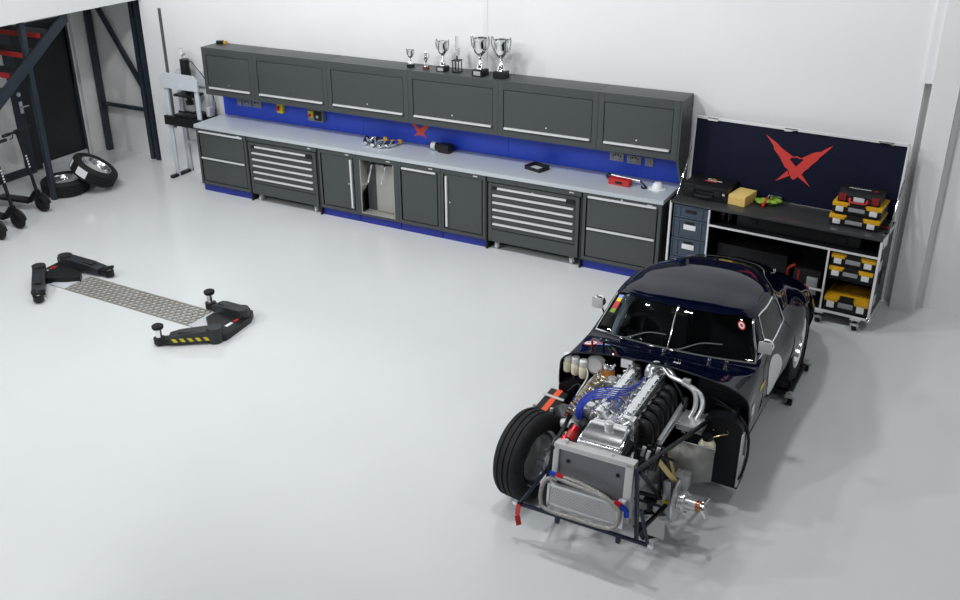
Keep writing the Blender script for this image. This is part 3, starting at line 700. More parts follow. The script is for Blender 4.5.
# lid stays
for x in (-.012, W_+.012):
    MB().bar((x, .16, z1-.02), (x, Dp-.03, z1+.40), .012, .022, .003).build('lid_stay', 'chrome', t)
b = MB(); b.box(W_-.02, W_+.02, .10, .18, z1-.10, z1+.01, .006); b.build('stay_catch', 'chrome', t)

def rc(x, y, z): return tuple(RC @ V((x, y, 0))+V((6.14, .005, z)))
def rthing(name, label, cat, x, y, z, drz=0, group=None): return thing(name, label, cat, rc(x, y, z), rz+drz, group)
# blue-grey crates in the left column
cz = [(.735, .862), (.535, .728), (.335, .528), (.142, .328)]
cl = ['shallow blue-grey crate with a slot grip, top of the road case column', 'blue-grey crate with white label directly beneath the shallow crate', 'blue-grey crate with white label, third down in the road case', 'blue-grey crate mostly hidden by the car roof, bottom of the column']
for k, (a, c) in enumerate(cz):
    q = rthing('storage_crate', cl[k], 'crate', .195, .02, a, 0, 'storage crates in the road case'); hh = c-a
    b = MB(); b.box(-.168, .168, .0, .42, 0, hh, .006); b.box(-.170, .170, -.008, .0, hh-.022, hh, .003); b.box(-.170, .170, -.006, .0, 0, .018, .003)
    for x in (-.165, -.11, .11, .165): b.box(x-.007, x+.007, -.007, 0, .01, hh-.01, .002)
    b.build('crate_body', 'crate', q)
    if k == 0: MB().box(-.055, .055, -.004, -.0005, .055, .085, .004).build('grip_slot', 'black', q)
    else: MB().box(-.06, .06, -.010, -.006, hh-.105, hh-.055, .001).build('label_card', 'white', q); MB().box(-.045, .045, -.003, .001, hh-.05, hh-.03, .003).build('grip_slot', 'black', q)
# organizers
def organizer(name, label, x, y, z, w=.36, d=.30, h=.115, grp=None, drz=0, open_lid=False):
    q = rthing(name, label, 'tool case', x, y, z, drz, grp)
    MB().box(-w/2, w/2, 0, d, 0, h*.70, .012).build('case_base', 'black', q)
    b = MB(); b.box(-w/2-.003, w/2+.003, .002, d, h*.72, h*.94, .012)
    b.box(-w/2, -w*.19, -.012, .02, h*.62, h*.84, .006); b.box(w*.19, w/2, -.012, .02, h*.62, h*.84, .006); b.build('case_lid', 'yellow', q)
    MB().box(-w*.42, w*.42, .012 if not open_lid else .09, d-.02, h*.97, h*1.01, .004).build('lid_panel', 'amberlid' if open_lid else 'black', q)
    MB().box(-w*.16, w*.16, -.006, .03, h*.66, h*1.0, .004).build('lid_centre', 'black', q)
    for sx in (-1, 1):
        b = MB(); b.box(sx*w*.34-.032, sx*w*.34+.032, -.020, -.008, h*.22, h*.62, .005); b.build('latch', 'handle', q)
    b = MB(); b.box(-w*.17, w*.17, -.016, .0, h*.30, h*.62, .008); b.build('handle', 'grey', q)
    return q
G = 'yellow-lidded tool cases'
organizer('tool_case', 'black and yellow tool case under the topmost shelf of the road case', 1.69, .02, .592-.02, .37, .34, .12, G)
organizer('tool_case', 'black and yellow tool case beneath another at mid height in the road case', 1.685, .02, .455, .37, .34, .115, G)
organizer('tool_case', 'black and yellow tool case alone on the floor of the road case', 1.69, .01, .141, .375, .40, .145, G, 0, True)
q = MB()
b = MB(); b.box(1.492, W_-.016, .03, Dp-.02, .436, .448, .002); b.build('shelf', 'black', t); b = MB(); b.box(1.492, W_-.016, .03, Dp-.02, .556, .568, .002); b.build('shelf', 'black', t)
organizer('tool_case', 'black and yellow tool case at the bottom of the stack on the road case', 1.62, .13, z1+.0, .42, .30, .108, G)
organizer('tool_case', 'black and yellow tool case in the middle of the stack on the road case', 1.625, .14, z1+.113, .41, .28, .110, G)
q = rthing('tool_bag', 'black tote with red pockets and white lettering on top of the stacked yellow cases', 'tool bag', 1.625, .16, z1+.228)
MB().prism([(0, 0), (.25, 0), (.235, .075), (.07, .085), (.0, .05)], 'x', -.175, .175).build('bag_body', 'black', q)
for x0_, x1_, h_ in ((-.165, -.105, .06), (.105, .165, .06), (-.09, -.06, .03), (.06, .09, .03)): MB().box(x0_, x1_, -.012, .03, .003, h_, .005).build('pocket', 'darkred', q)
MB().box(-.045, .045, -.006, .012, .005, .045, .004).build('name_card', 'palegrey', q)
MB().tube([(-.07, -.01, .035), (-.065, -.03, .008), (0, -.034, .004), (.065, -.03, .008), (.07, -.01, .035)], .008, 8).build('handle', 'red', q)
text('MASADM', .044, 'lettering', 'white', q, (-.03, .13, .0825), (math.radians(-3.5), 0, 0), shear=.2)
MB().prism([(.09, .115), (.125, .115), (.11, .145)], 'z', .0815, .0845).build('mark', 'red', q)
q = rthing('red_tool', 'low black and red tool at the right end of the road case top', 'tool', 1.84, .30, z1)
MB().box(-.03, .045, -.06, .06, 0, .045, .008).build('body', 'black', q); MB().box(-.03, .046, -.065, -.03, .012, .03, .004).build('stripe', 'darkred', q)
# black hard case, sponge, cloth
q = rthing('hard_case', 'large black hard case with small logo lying on the road case', 'case', .265, .145, z1, 0)
b = MB(); b.box(-.215, .215, 0, .30, .0, .085, .016); b.build('case_base', 'black', q)
b = MB(); b.box(-.218, .218, -.003, .302, .088, .145, .018); b.build('case_lid', 'black', q)
for x in (-.13, .13): MB().box(x-.03, x+.03, -.018, .0, .055, .115, .004).build('latch', 'black', q)
MB().tube([(-.08, -.005, .06), (-.075, -.035, .05), (0, -.04, .045), (.075, -.035, .05), (.08, -.005, .06)], .011, 8).build('handle', 'black', q)
MB().box(.17, .195, -.008, -.001, .075, .095, .002).build('hasp', 'alu', q)
for m_, x0_, x1_, y0_, y1_ in (('yellow', -.01, .03, .20, .225), ('white', -.05, -.015, .205, .215), ('white', -.04, .10, .165, .178), ('redlogo', -.06, .06, .135, .155)):
    MB().box(x0_, x1_, y0_, y1_, .1445, .1465).build('logo', m_, q)
q = rthing('foam_block', 'yellow foam block standing next to the black hard case', 'sponge', .575, .20, z1, -.12)
MB().box(-.085, .085, -.05, .20, 0, .10, .012).build('block', 'foam', q)
MB().box(-.0865, .0865, -.0515, .2015, .060, .063).build('seam', 'yellow', q)
q = rthing('cloth', 'crumpled green cloth lying on the road case behind the red handled tool', 'cloth', .80, .335, z1)
b = MB()
for k in range(9):
    a = k*2.4; r = .02+.055*math.sqrt(k/9)
    b.sphere((r*1.4*math.cos(a), r*.8*math.sin(a), .018+.012*(k % 3)), .034, (1.2, 1, .6), 12)
b.build('fold', 'green', q)
q = rthing('hand_tool', 'red handled hand tool lying against the green cloth', 'tool', .795, .25, z1)
b = MB(); b.cyl((0, -.03, .012), (.012, .07, .075), .014, .010); b.build('grip', 'red', q); b = MB(); b.cyl((.012, .07, .075), (.016, .1, .092), .005); b.build('blade', 'alu', q)
# under the worktop: black drawer case, jars, machines
q = rthing('long_case', 'long black case on the upper shelf beneath the road case worktop', 'case', 1.16, .10, .727)
MB().box(-.55, .55, 0, .32, 0, .115, .014).build('body', 'black', q)
for x in (-.4, .4): MB().box(x-.04, x+.04, -.012, 0, .04, .09, .004).build('latch', 'black', q)
for k, x in enumerate((.455, .525)):
    q = rthing('glass_jar', ['clear jar next to the crates on the upper shelf', 'clear jar nearer the long black case on the upper shelf'][k], 'jar', x, .16, .727)
    MB().lathe([(0, .0), (.03, 0), (.032, .01), (.032, .085), (.024, .095), (.021, .095), (.028, .082), (.028, .01), (0, .006)]).build('jar_body', 'clear', q)
    MB().cyl((0, 0, .095), (0, 0, .112), .026).build('lid', 'grey', q)
q = rthing('compressor', 'black machine with red straps on the low shelf of the road case', 'machine', 1.28, .14, .141)
MB().box(-.11, .14, 0, .25, .0, .28, .03).build('body', 'black', q); MB().box(-.07, -.05, -.006, .01, .02, .26, .004).build('strap', 'darkred', q)
MB().tube([(-.17, .06, .10), (-.16, .03, .24), (-.10, .02, .30)], .016, 10).build('red_hose', 'darkred', q)
MB().box(.02, .12, -.02, .0, .05, .22, .01).build('panel', 'grey', q)
q = rthing('dark_cabinet', 'large black case in the big compartment of the road case', 'case', .80, .16, .141)
MB().box(-.37, .30, 0, .30, 0, .36, .02).build('body', 'black', q); MB().tube([(-.16, -.005, .25), (-.14, -.03, .24), (.08, -.03, .24), (.10, -.005, .25)], .01, 8).build('handle', 'black', q)
#CAR#
# ------------------------------------------------------------------ the car
car = thing('sports_car', 'dark blue racing coupe with its bonnet off and engine bared, one front wheel removed', 'car', (7.03, -3.03, 0))
car.rotation_euler = (0, math.radians(-1.1), 0)
def P_(name, m, mb, parent=None, sharp=35): return mb.build(name, m, parent or car, sharp)
# body skin: stations from the scuttle back to the tail; eight points from the sill up to the centre line
ST = [
 [(.500, .00, .15), (.610, .00, .30), (.662, .00, .52), (.664, .00, .66), (.640, -.005, .755), (.52, -.01, .825), (.25, .0, .862), (0, .0, .872)],
 [(.51, .20, .15), (.610, .20, .30), (.655, .20, .52), (.652, .20, .66), (.625, .20, .755), (.52, .19, .805), (.26, .17, .838), (0, .16, .848)],
 [(.52, .44, .15), (.610, .44, .30), (.655, .44, .53), (.650, .45, .66), (.614, .47, .765), (.578, .455, .782), (.30, .365, .806), (0, .335, .815)],
 [(.52, .66, .15), (.612, .66, .30), (.660, .66, .54), (.652, .66, .66), (.610, .68, .772), (.492, .655, 1.010), (.26, .575, 1.043), (0, .545, 1.053)],
 [(.53, .95, .15), (.620, .95, .30), (.672, .95, .54), (.660, .95, .66), (.610, .95, .772), (.500, .95, 1.020), (.29, .93, 1.087), (0, .92, 1.103)],
 [(.54, 1.25, .16), (.63, 1.25, .31), (.688, 1.25, .54), (.676, 1.25, .68), (.595, 1.25, .780), (.478, 1.25, .995), (.28, 1.26, 1.078), (0, 1.27, 1.095)],
 [(.56, 1.67, .18), (.65, 1.67, .32), (.702, 1.67, .53), (.676, 1.67, .69), (.55, 1.67, .770), (.41, 1.67, .88), (.25, 1.67, .98), (0, 1.67, 1.005)],
 [(.53, 2.10, .22), (.63, 2.10, .33), (.668, 2.10, .50), (.615, 2.10, .63), (.48, 2.10, .70), (.36, 2.10, .755), (.21, 2.10, .82), (0, 2.10, .84)],
 [(.44, 2.42, .28), (.52, 2.42, .35), (.55, 2.42, .46), (.50, 2.42, .56), (.40, 2.42, .612), (.29, 2.42, .643), (.17, 2.42, .668), (0, 2.42, .675)],
 [(.28, 2.58, .36), (.33, 2.58, .40), (.35, 2.58, .46), (.32, 2.58, .51), (.26, 2.58, .535), (.18, 2.58, .55), (.10, 2.58, .557), (0, 2.58, .56)],
]
NS, NV = len(ST), 15
CP = []
for st in ST:
    L = [V((-p[0], p[1], p[2])) for p in st[:7]]; Rr = [V(p) for p in st]
    CP.append(L+[Rr[7]]+Rr[:7][::-1])
def cr(a, b, c, d, t): return .5*((2*b)+(c-a)*t+(2*a-5*b+4*c-d)*t*t+(3*b-a-3*c+d)*t**3)
def ev(u, v):
    iu = min(int(u), NS-2); tu = u-iu; iv = min(int(v), NV-2); tv = v-iv
    def g(i, j):
        if i < 0: return CP[0][j]*2-CP[1][j]
        if i >= NS: return CP[-1][j]*2-CP[-2][j]
        return CP[i][j]
    def row(i):
        def h(j):
            if j < 0: return g(i, 0)*2-g(i, 1)
            if j >= NV: return g(i, NV-1)*2-g(i, NV-2)
            return g(i, j)
        return cr(h(iv-1), h(iv), h(iv+1), h(iv+2), tv)
    return cr(row(iu-1), row(iu), row(iu+1), row(iu+2), tu)
DU, DV = 14, 10
nu, nv = (NS-1)*DU+1, (NV-1)*DV+1
AX, AR = 1.67, .355                               # rear axle and wheel-arch radius
pts = [[ev(i/DU, j/DV) for j in range(nv)] for i in range(nu)]
def cls(i, j):
    u = (i+.5)/DU; a = abs((j+.5)/DV-7)
    if 2 <= u < 3 and a < 2: return 'windscreen'
    if 3 <= u < 4.85 and 2.12 < a < 2.92 and not (u < 3.25 and a < 2.12+(3.25-u)*1.2): return 'side'
    if 5.7 <= u < 6.9 and a < 1.55: return 'rear'
    c = (pts[i][j]+pts[i+1][j]+pts[i][j+1]+pts[i+1][j+1])/4
    if a > 4 and (c.y-AX)**2+(c.z-.33)**2 < AR**2: return None
    return 'body'
# snap the edge of the wheel arch to a true circle
for i in range(nu):
    for j in range(nv):
        p = pts[i][j]
        if abs(j/DV-7) > 3.9:
            dy, dz = p.y-AX, p.z-.33; r = math.hypot(dy, dz)
            if abs(r-AR) < .018: p.y = AX+dy/r*AR; p.z = .33+dz/r*AR
bms = {k: MB() for k in ('body', 'windscreen', 'sideL', 'sideR', 'rear')}
for k, mb in bms.items():
    cache = {}
    def vt(i, j):
        if (i, j) not in cache: cache[(i, j)] = mb.b.verts.new(pts[i][j])
        return cache[(i, j)]
    for i in range(nu-1):
        for j in range(nv-1):
            c = cls(i, j)
            if c == 'side': c = 'sideL' if j < nv//2 else 'sideR'
            if c == k: mb.b.faces.new((vt(i, j), vt(i+1, j), vt(i+1, j+1), vt(i, j+1)))
    if k == 'body':
        mb.b.faces.new([vt(nu-1, j) for j in range(nv)])
P_('body_shell', 'paint', bms['body'], sharp=60)
ws = P_('windscreen', 'glass', bms['windscreen'], sharp=80)
P_('side_window', 'glass', bms['sideL'], sharp=80); P_('side_window', 'glass', bms['sideR'], sharp=80)
P_('rear_window', 'glass', bms['rear'], sharp=80)
def edge(uv, off=.004):
    out = []
    for u, v in uv:
        p = ev(u, v); n = (ev(min(u+.02, 9), v)-ev(max(u-.02, 0), v)).cross(ev(u, v+.02)-ev(u, v-.02)).normalized()
        if n.z < 0: n = -n
        out.append(p+n*off)
    return out
# windscreen surround, centre rod, wipers
loop = [(2, 5+k*.25) for k in range(17)]+[(2+k*.2, 9) for k in range(1, 5)]+[(3, 9-k*.25) for k in range(17)]+[(3-k*.2, 5) for k in range(1, 5)]
P_('windscreen_trim', 'chrome', MB().tube(edge(loop[:17]), .008, 8, 1))
P_('pillar_trim', 'chrome', MB().tube(edge([(2+k*.1, 9) for k in range(11)]), .008, 8, 1)); P_('pillar_trim', 'chrome', MB().tube(edge([(2+k*.1, 5) for k in range(11)]), .007, 8, 1))
P_('roof_lip', 'paint', MB().tube(edge(loop[21:38]), .006, 8, 1))
P_('centre_rod', 'chrome', MB().tube(edge([(2+k*.1, 7) for k in range(11)], .012), .006, 8, 1))
for x0_, v0_, v1_, u1_ in ((-.33, 5.85, 6.9, 2.42), (.03, 7.12, 8.2, 2.33)):
    a = edge([(1.93, v0_)], .012)[0]; pv = edge([(2.12, v0_+.25), (2.32, v0_+.62), (2.36, v1_)], .018)
    b = MB(); b.tube([a]+pv, .006, 8, 4); w_ = P_('wiper', 'chrome', b)
    b = MB(); b.sphere(a, .016); b.build('wiper_spindle', 'chrome', w_)
for (u, v) in ((1.86, 6.95), (1.84, 8.0), (1.87, 8.35)):
    a = edge([(u, v)], .0)[0]; b = MB(); b.lathe([(.014, 0), (.012, .014), (.006, .02), (0, .021)], a, seg=14); P_('washer_jet', 'chrome', b)
# side-window frames
for s in (0, 1):
    f = (lambda a: 7+a) if s else (lambda a: 7-a)
    lp = [(3.0, f(2.5)), (3.05, f(2.92))]+[(3.05+k*.2, f(2.92)) for k in range(1, 10)]+[(4.85, f(2.5)), (4.85, f(2.12))]+[(4.85-k*.2, f(2.12)) for k in range(1, 8)]+[(3.25, f(2.12))]
    P_('window_frame', 'chrome' if s else 'carblack', MB().tube(edge(lp, .003), .006, 8, 1, True))
# door shut line, handle
for sx in (-1, 1):
    f = (lambda a: 7+a) if sx > 0 else (lambda a: 7-a)
    P_('door_gap', 'carblack', MB().tube(edge([(3.1, f(3.05)), (2.2, f(3.4)), (1.9, f(4.2)), (1.9, f(5.2)), (1.95, f(6.3))], -.001), .0035, 6, 4))
    P_('door_gap', 'carblack', MB().tube(edge([(4.9, f(3.05)), (4.95, f(4.2)), (4.75, f(5.2)), (4.5, f(6.3))], -.001), .0035, 6, 4))
# roundel, lettering and mark on the flank: patches that follow the panel
def flank(y, z, off=.0025):
    best = None
    for i in range(nu):
        if abs(pts[i][100].y-y) > .25: continue
        for j in range(105, nv):
            p = pts[i][j]; d = (p.y-y)**2+(p.z-z)**2
            if best is None or d < best[0]: best = (d, i, j)
    _, i, j = best
    u, v = i/DU, j/DV
    for _ in range(6):
        p = ev(u, v); pu = (ev(min(u+.01, 8.99), v)-ev(u-.01, v))/.02; pw = (ev(u, min(v+.01, 14))-ev(u, v-.01))/.02
        a, b_, c, d = pu.y, pw.y, pu.z, pw.z; det = a*d-b_*c
        if abs(det) < 1e-9: break
        ry, rzz = y-p.y, z-p.z
        u = min(max(u+(ry*d-b_*rzz)/det, 0), 8.9); v = min(max(v+(a*rzz-ry*c)/det, 7.5), 14)
    p = ev(u, v); n = (ev(u+.01, v)-ev(u-.01 if u > .01 else 0, v)).cross(ev(u, min(v+.01, 14))-ev(u, v-.01)).normalized()
    if n.x < 0: n = -n
    return p+n*off
def patch(name, m, outline_c, polyfn, rings=5, n=36):
    mb = MB(); c = mb.b.verts.new(flank(*outline_c)); prev = None
    for k in range(1, rings+1):
        ring = [mb.b.verts.new(flank(outline_c[0]+(polyfn(t)[0])*k/rings, outline_c[1]+(polyfn(t)[1])*k/rings)) for t in [2*PI*q/n for q in range(n)]]
        for q in range(n):
            if prev is None: mb.b.faces.new((c, ring[q], ring[(q+1) % n]))
            else: mb.b.faces.new((prev[q], ring[q], ring[(q+1) % n], prev[(q+1) % n]))
        prev = ring
    return P_(name, m, mb, sharp=80)
patch('door_roundel', 'white', (.72, .585), lambda t: (.185*math.cos(t), .135*math.sin(t)))
def quadfn(w, h, sh=0):
    def f(t):
        c, s = math.cos(t), math.sin(t); k = 1/max(abs(c)/w, abs(s)/h); return (c*k+sh*s*k, s*k)
    return f
patch('flank_logo', 'yelbright', (.40, .655), quadfn(.085, .014), 2, 16)
for k in range(6): patch('flank_lettering', 'carblack', (.338+k*.025, .655), quadfn(.0035, .009, .5), 1, 8)
patch('flank_sticker', 'white', (.13, .60), quadfn(.05, .05), 3, 20)
patch('flank_mark', 'redlogo', (.105, .575), quadfn(.035, .012, 1.2), 2, 12); patch('flank_mark', 'redlogo', (.115, .575), quadfn(.03, .010, -1.2), 2, 12)
# stickers: scuttle (oval and pennant) and screen
def surf_patch(name, m, u0, v0, fn, off=.002, n=28):
    c0 = edge([(u0, v0)], off)[0]; mb = MB(); c = mb.b.verts.new(c0); ring = []
    for q in range(n):
        dx, dy = fn(2*PI*q/n)
        u, v = u0, v0
        for _ in range(8):
            p = ev(u, v); pu = (ev(u+.01, v)-ev(u-.01, v))/.02; pw = (ev(u, v+.01)-ev(u, v-.01))/.02
            det = pu.x*pw.y-pw.x*pu.y; rx, ry = c0.x+dx-p.x, c0.y+dy-p.y
            u += (rx*pw.y-pw.x*ry)/det; v += (pu.x*ry-rx*pu.y)/det
        ring.append(mb.b.verts.new(edge([(u, v)], off)[0]))
    for q in range(n): mb.b.faces.new((c, ring[q], ring[(q+1) % n]))
    return P_(name, m, mb, sharp=80)
surf_patch('oval_sticker', 'redlogo', 1.0, 5.05, lambda t: (.052*math.cos(t), .044*math.sin(t)), .0045)
surf_patch('oval_sticker', 'white', 1.0, 5.05, lambda t: (.044*math.cos(t), .036*math.sin(t)), .0062)
p_ = edge([(1.0, 5.05)], .0080)[0]; text('STP', .034, 'sticker_lettering', 'redlogo', car, p_, (math.radians(-4), math.radians(-9), 0), .0003)
def tri(t):
    k = (t/(2*PI))*3; i = int(k) % 3; f = k-int(k); q = [(-.045, .03), (-.045, -.03), (.06, -.012)]
    a, c = q[i], q[(i+1) % 3]; return (a[0]*(1-f)+c[0]*f, a[1]*(1-f)+c[1]*f)
surf_patch('pennant_sticker', 'sky', 1.04, 5.45, tri, .0045, 24)
p_ = edge([(1.04, 5.40)], .006)[0]; b = MB(); b.bar(p_+V((-.022, -.012, 0)), p_+V((.012, .014, 0)), .010, .001); b.bar(p_+V((-.022, .012, 0)), p_+V((.0, .004, 0)), .008, .001); P_('pennant_mark', 'redlogo', b)
surf_patch('screen_sticker', 'redlogo', 2.78, 8.65, lambda t: (.026*math.cos(t), .020*math.sin(t)), .003)
surf_patch('screen_sticker', 'white', 2.78, 8.65, lambda t: (.019*math.cos(t), .0145*math.sin(t)), .0036)
surf_patch('screen_sticker', 'redlogo', 2.78, 8.65, lambda t: (.011*math.cos(t), .0075*math.sin(t)), .0042)
for k, m_ in enumerate(('green', 'red', 'redlogo', 'yelbright', 'sky')):
    q = edge([(2.50+k*.085, 5.14), (2.50+k*.085, 5.32), (2.585+k*.085, 5.32), (2.585+k*.085, 5.14)], .003)
    P_('tax_strip', m_, MB().quad(*q))
# scuttle details
for (x, y, m_) in ((-.44, .16, 'red'), (-.36, .15, 'carblack')):
    a = edge([(.78, 7+x/.24)], 0)[0]; P_('bonnet_pin', m_, MB().cyl(a, a+V((0, 0, .05)), .008))
# mirrors
for sx, y, z in ((-1, .86, .76), (1, .50, .86)):
    x = sx*(.69 if sx < 0 else .60)
    b = MB(); b.lathe([(0, -.035), (.03, -.03), (.048, -.01), (.05, .012), (.0, .012)], (x+sx*.03, y, z+.05), (0, 1, 0), 24); m1 = P_('wing_mirror', 'chrome', b)
    b = MB(); b.cyl((x-sx*.015, y, z-.06), (x+sx*.02, y, z+.03), .010); b.build('mirror_stem', 'chrome', m1)
    b = MB(); b.box(x+sx*.03-.045, x+sx*.03+.045, y-.042, y-.032, z+.01, z+.095, .008); b.build('mirror_plate', 'alud', m1)
# interior
b = MB(); b.box(-.56, .56, .06, 1.5, .16, .19); b.box(-.09, .09, .1, 1.3, .19, .36, .03); P_('floor_pan', 'carblack', b)
b = MB(); b.box(-.56, .56, .36, .50, .60, .765, .03); b.box(-.55, .55, .20, .40, .55, .75, .02); P_('dashboard', 'carblack', b)
for sx in (-1, 1):
    b = MB(); b.box(sx*.29-.20, sx*.29+.20, .70, 1.12, .20, .36, .05)
    b.obox((sx*.29, 1.16, .60), (.42, .11, .60), Matrix.Rotation(math.radians(-14), 3, 'X'), .045); P_('seat', 'trim', b)
b = MB(); b.tube([(-.29+.165*math.cos(a), .62+.04*math.sin(a), .72+.16*math.sin(a)) for a in [2*PI*k/20 for k in range(20)]], .012, 8, 1, True)
for a in (PI/2, PI*7/6, PI*11/6): b.bar((-.29, .60, .71), (-.29+.16*math.cos(a), .62+.04*math.sin(a), .72+.155*math.sin(a)), .022, .005)
b.cyl((-.29, .60, .71), (-.29, .40, .66), .02); P_('steering_wheel', 'trim', b)
b = MB(); b.tube([(-.47, 1.2, .2), (-.46, 1.2, .85), (-.36, 1.2, 1.02), (0, 1.2, 1.05), (.36, 1.2, 1.02), (.46, 1.2, .85), (.47, 1.2, .2)], .02, 10); P_('roll_bar', 'carblack', b)
b = MB(); b.tube([(-.46, .50, .74), (-.425, .66, .93), (-.36, .80, 1.0), (-.30, .86, 1.0)], .030, 10, 5); P_('padded_brace', 'paleblue', b)
b = MB(); b.box(-.075, .055, .60, .62, .965, 1.015, .01); rm = P_('rear_view_mirror', 'carblack', b)
b = MB(); b.box(-.068, .048, .596, .600, .970, 1.010, .006); b.build('mirror_face', 'brass', rm)  # brass colour paints a yellow reflection on the mirror
# bulkhead and footwell
out = [ev(0, v/4) for v in range(0, 57)]
b = MB(); fr = [b.b.verts.new((p.x*.985, .085, p.z-.008)) for p in out]; b.b.faces.new(fr)
P_('bulkhead', 'carblack', b)
b = MB(); b.tube(out, .006, 8, 1); P_('bulkhead_lip', 'carblack', b)
b = MB(); b.prism([(.30, .15), (.66, .13), (.655, .60), (.60, .66), (.42, .62), (.30, .45)], 'y', -.10, .06); P_('footwell', 'carblack', b)
b = MB(); b.prism([(-.30, .15), (-.655, .13), (-.655, .55), (-.55, .62), (-.36, .60), (-.30, .45)], 'y', -.04, .06); P_('footwell', 'carblack', b)
b = MB(); b.box(-.30, .30, .085, .16, .15, .80); P_('bulkhead_centre', 'carblack', b)
b = MB(); b.bar((.665, -.09, .56), (.655, -.10, .16), .012, .05, .003); b.bar((.675, -.10, .40), (.66, -.10, .22), .02, .02, .003); P_('side_flange', 'alud', b)
b = MB(); b.tube([(.43, .07, .64), (.56, -.0, .66), (.67, -.04, .58), (.70, -.08, .42), (.68, -.11, .26), (.64, -.11, .2)], .009, 8); P_('bulkhead_seal', 'rubber', b)
# unseen panels added to keep the underside in shade
b = MB(); b.box(-.57, .57, .10, 1.35, .14, .16); b.box(-.45, .45, 1.3, 2.4, .25, .28); P_('under_shade_panel', 'carblack', b)
for sx in (-1, 1):
    b = MB(); b.lathe([(AR, -.17), (AR, .16)], (sx*.50, AX, .33), (1, 0, 0), 32, a0=0, a1=2*PI); b.lathe([(0, 0), (AR, 0)], (sx*.34, AX, .33), (1, 0, 0), 32); P_('wheel_arch', 'carblack', b)
# wheels
def rwheel(loc, rot, R=.325, W=.20, name='wheel'):
    w = MB().lathe(tyre_profile(R, W, R*.62), seg=64).build(name, 'rubber', car); w.location = loc; w.rotation_euler = rot
    r = R*.61
    b = MB(); b.lathe([(r, -W*.42), (r+.008, -W*.45), (r-.010, -W*.36), (r-.02, 0), (r-.01, W*.36), (r+.008, W*.45), (r, W*.42), (r-.012, W*.40), (r-.03, W*.1), (r-.02, -W*.36)], seg=48); b.build('rim', 'polish', w)
    b = MB(); b.lathe([(r-.02, W*.02), (r*.75, W*.20), (r*.45, W*.12), (.05, W*.10), (.045, W*.42), (0, W*.45)], seg=40); b.build('wheel_centre', 'alud', w)
    return w
YA = math.radians(90)
rwheel((.565, AX, .385), (0, YA, 0)); rwheel((-.565, AX, .385), (0, -YA, 0))
fw = rwheel((-.606, -.62, .324), (0, -YA, math.radians(-9)), .312, .210)
# front corner: hub, disc, caliper, wishbones
def corner(sx, full):
    cx, cy, cz_ = sx*.445, -.62, .305
    b = MB(); b.lathe([(0, -.008), (.05, -.008), (.135, -.006), (.14, 0), (.135, .008), (.05, .008), (0, .008)], (cx-sx*.03, cy, cz_), (1, 0, 0), 40); disc = P_('brake_disc', 'alu', b)
    b = MB(); b.lathe([(.0, .0), (.055, .0), (.055, .03), (.075, .034), (.075, .042), (.04, .046), (.036, .11), (.030, .115), (0, .115)], (cx-sx*.02, cy, cz_), (sx, 0, 0), 28); b.build('hub', 'alu', disc)
    for k in range(5):
        a = 2*PI*k/5; b = MB(); b.cyl((cx+sx*.012, cy+.058*math.cos(a), cz_+.058*math.sin(a)), (cx+sx*.05, cy+.058*math.cos(a), cz_+.058*math.sin(a)), .007, seg=8); b.build('stud', 'chrome', disc)
    if full:
        b = MB(); b.cyl((cx+sx*.09, cy, cz_), (cx+sx*.115, cy, cz_), .034, seg=18); b.build('hub_nut', 'copper', disc)
        b = MB()
        for a in (.6, 2.7, 4.8): b.bar((cx+sx*.115, cy, cz_), (cx+sx*.15, cy+.075*math.cos(a), cz_+.075*math.sin(a)), .022, .010, .003)
        b.cyl((cx+sx*.105, cy, cz_), (cx+sx*.14, cy, cz_), .02, seg=14); b.build('spinner', 'chrome', disc)
    b = MB(); b.box(cx-sx*.03-.045, cx-sx*.03+.045, cy+.03, cy+.13, cz_+.05, cz_+.15, .015); P_('brake_caliper', 'alud' if not full else 'cast', b)
    b = MB(); b.bar((cx-sx*.09, cy, cz_-.14), (cx-sx*.09, cy, cz_+.14), .05, .06, .01); P_('upright', 'cast', b)
    b = MB()
    b.bar((sx*.30, cy-.10, .64), (cx-sx*.05, cy, cz_+.13), .022, .034, .005); b.bar((sx*.29, cy+.12, .58), (cx-sx*.05, cy, cz_+.13), .022, .03, .005); P_('upper_wishbone', 'gold', b)
    b = MB(); b.bar((sx*.22, cy-.16, .20), (cx-sx*.07, cy, cz_-.14), .03, .03, .006); b.bar((sx*.22, cy+.18, .20), (cx-sx*.07, cy, cz_-.14), .03, .03, .006); P_('lower_wishbone', 'alud', b)
    b = MB(); b.tube([(sx*.18, cy-.14, .33), (cx-sx*.1, cy-.10, .30)], .010, 8); P_('steering_arm', 'carblack', b)
    b = MB(); b.cyl((sx*.30, cy+.02, .62), (sx*.36, cy+.0, .24), .028); P_('damper', 'carblack', b)
    b = MB(); b.cyl((sx*.355, cy, .27), (sx*.352, cy, .30), .034); P_('damper_collar', 'yelbright', b)
corner(1, True); corner(-1, False)
b = MB(); b.prism([(.28, .12), (.40, .12), (.40, .26), (.30, .27)], 'y', -.80, -.795); P_('deflector_plate', 'alud', b)
b = MB(); b.prism([(-.40, .20), (-.47, .20), (-.47, .30), (-.40, .30)], 'y', -.74, -.735); P_('deflector_plate', 'alu', b)
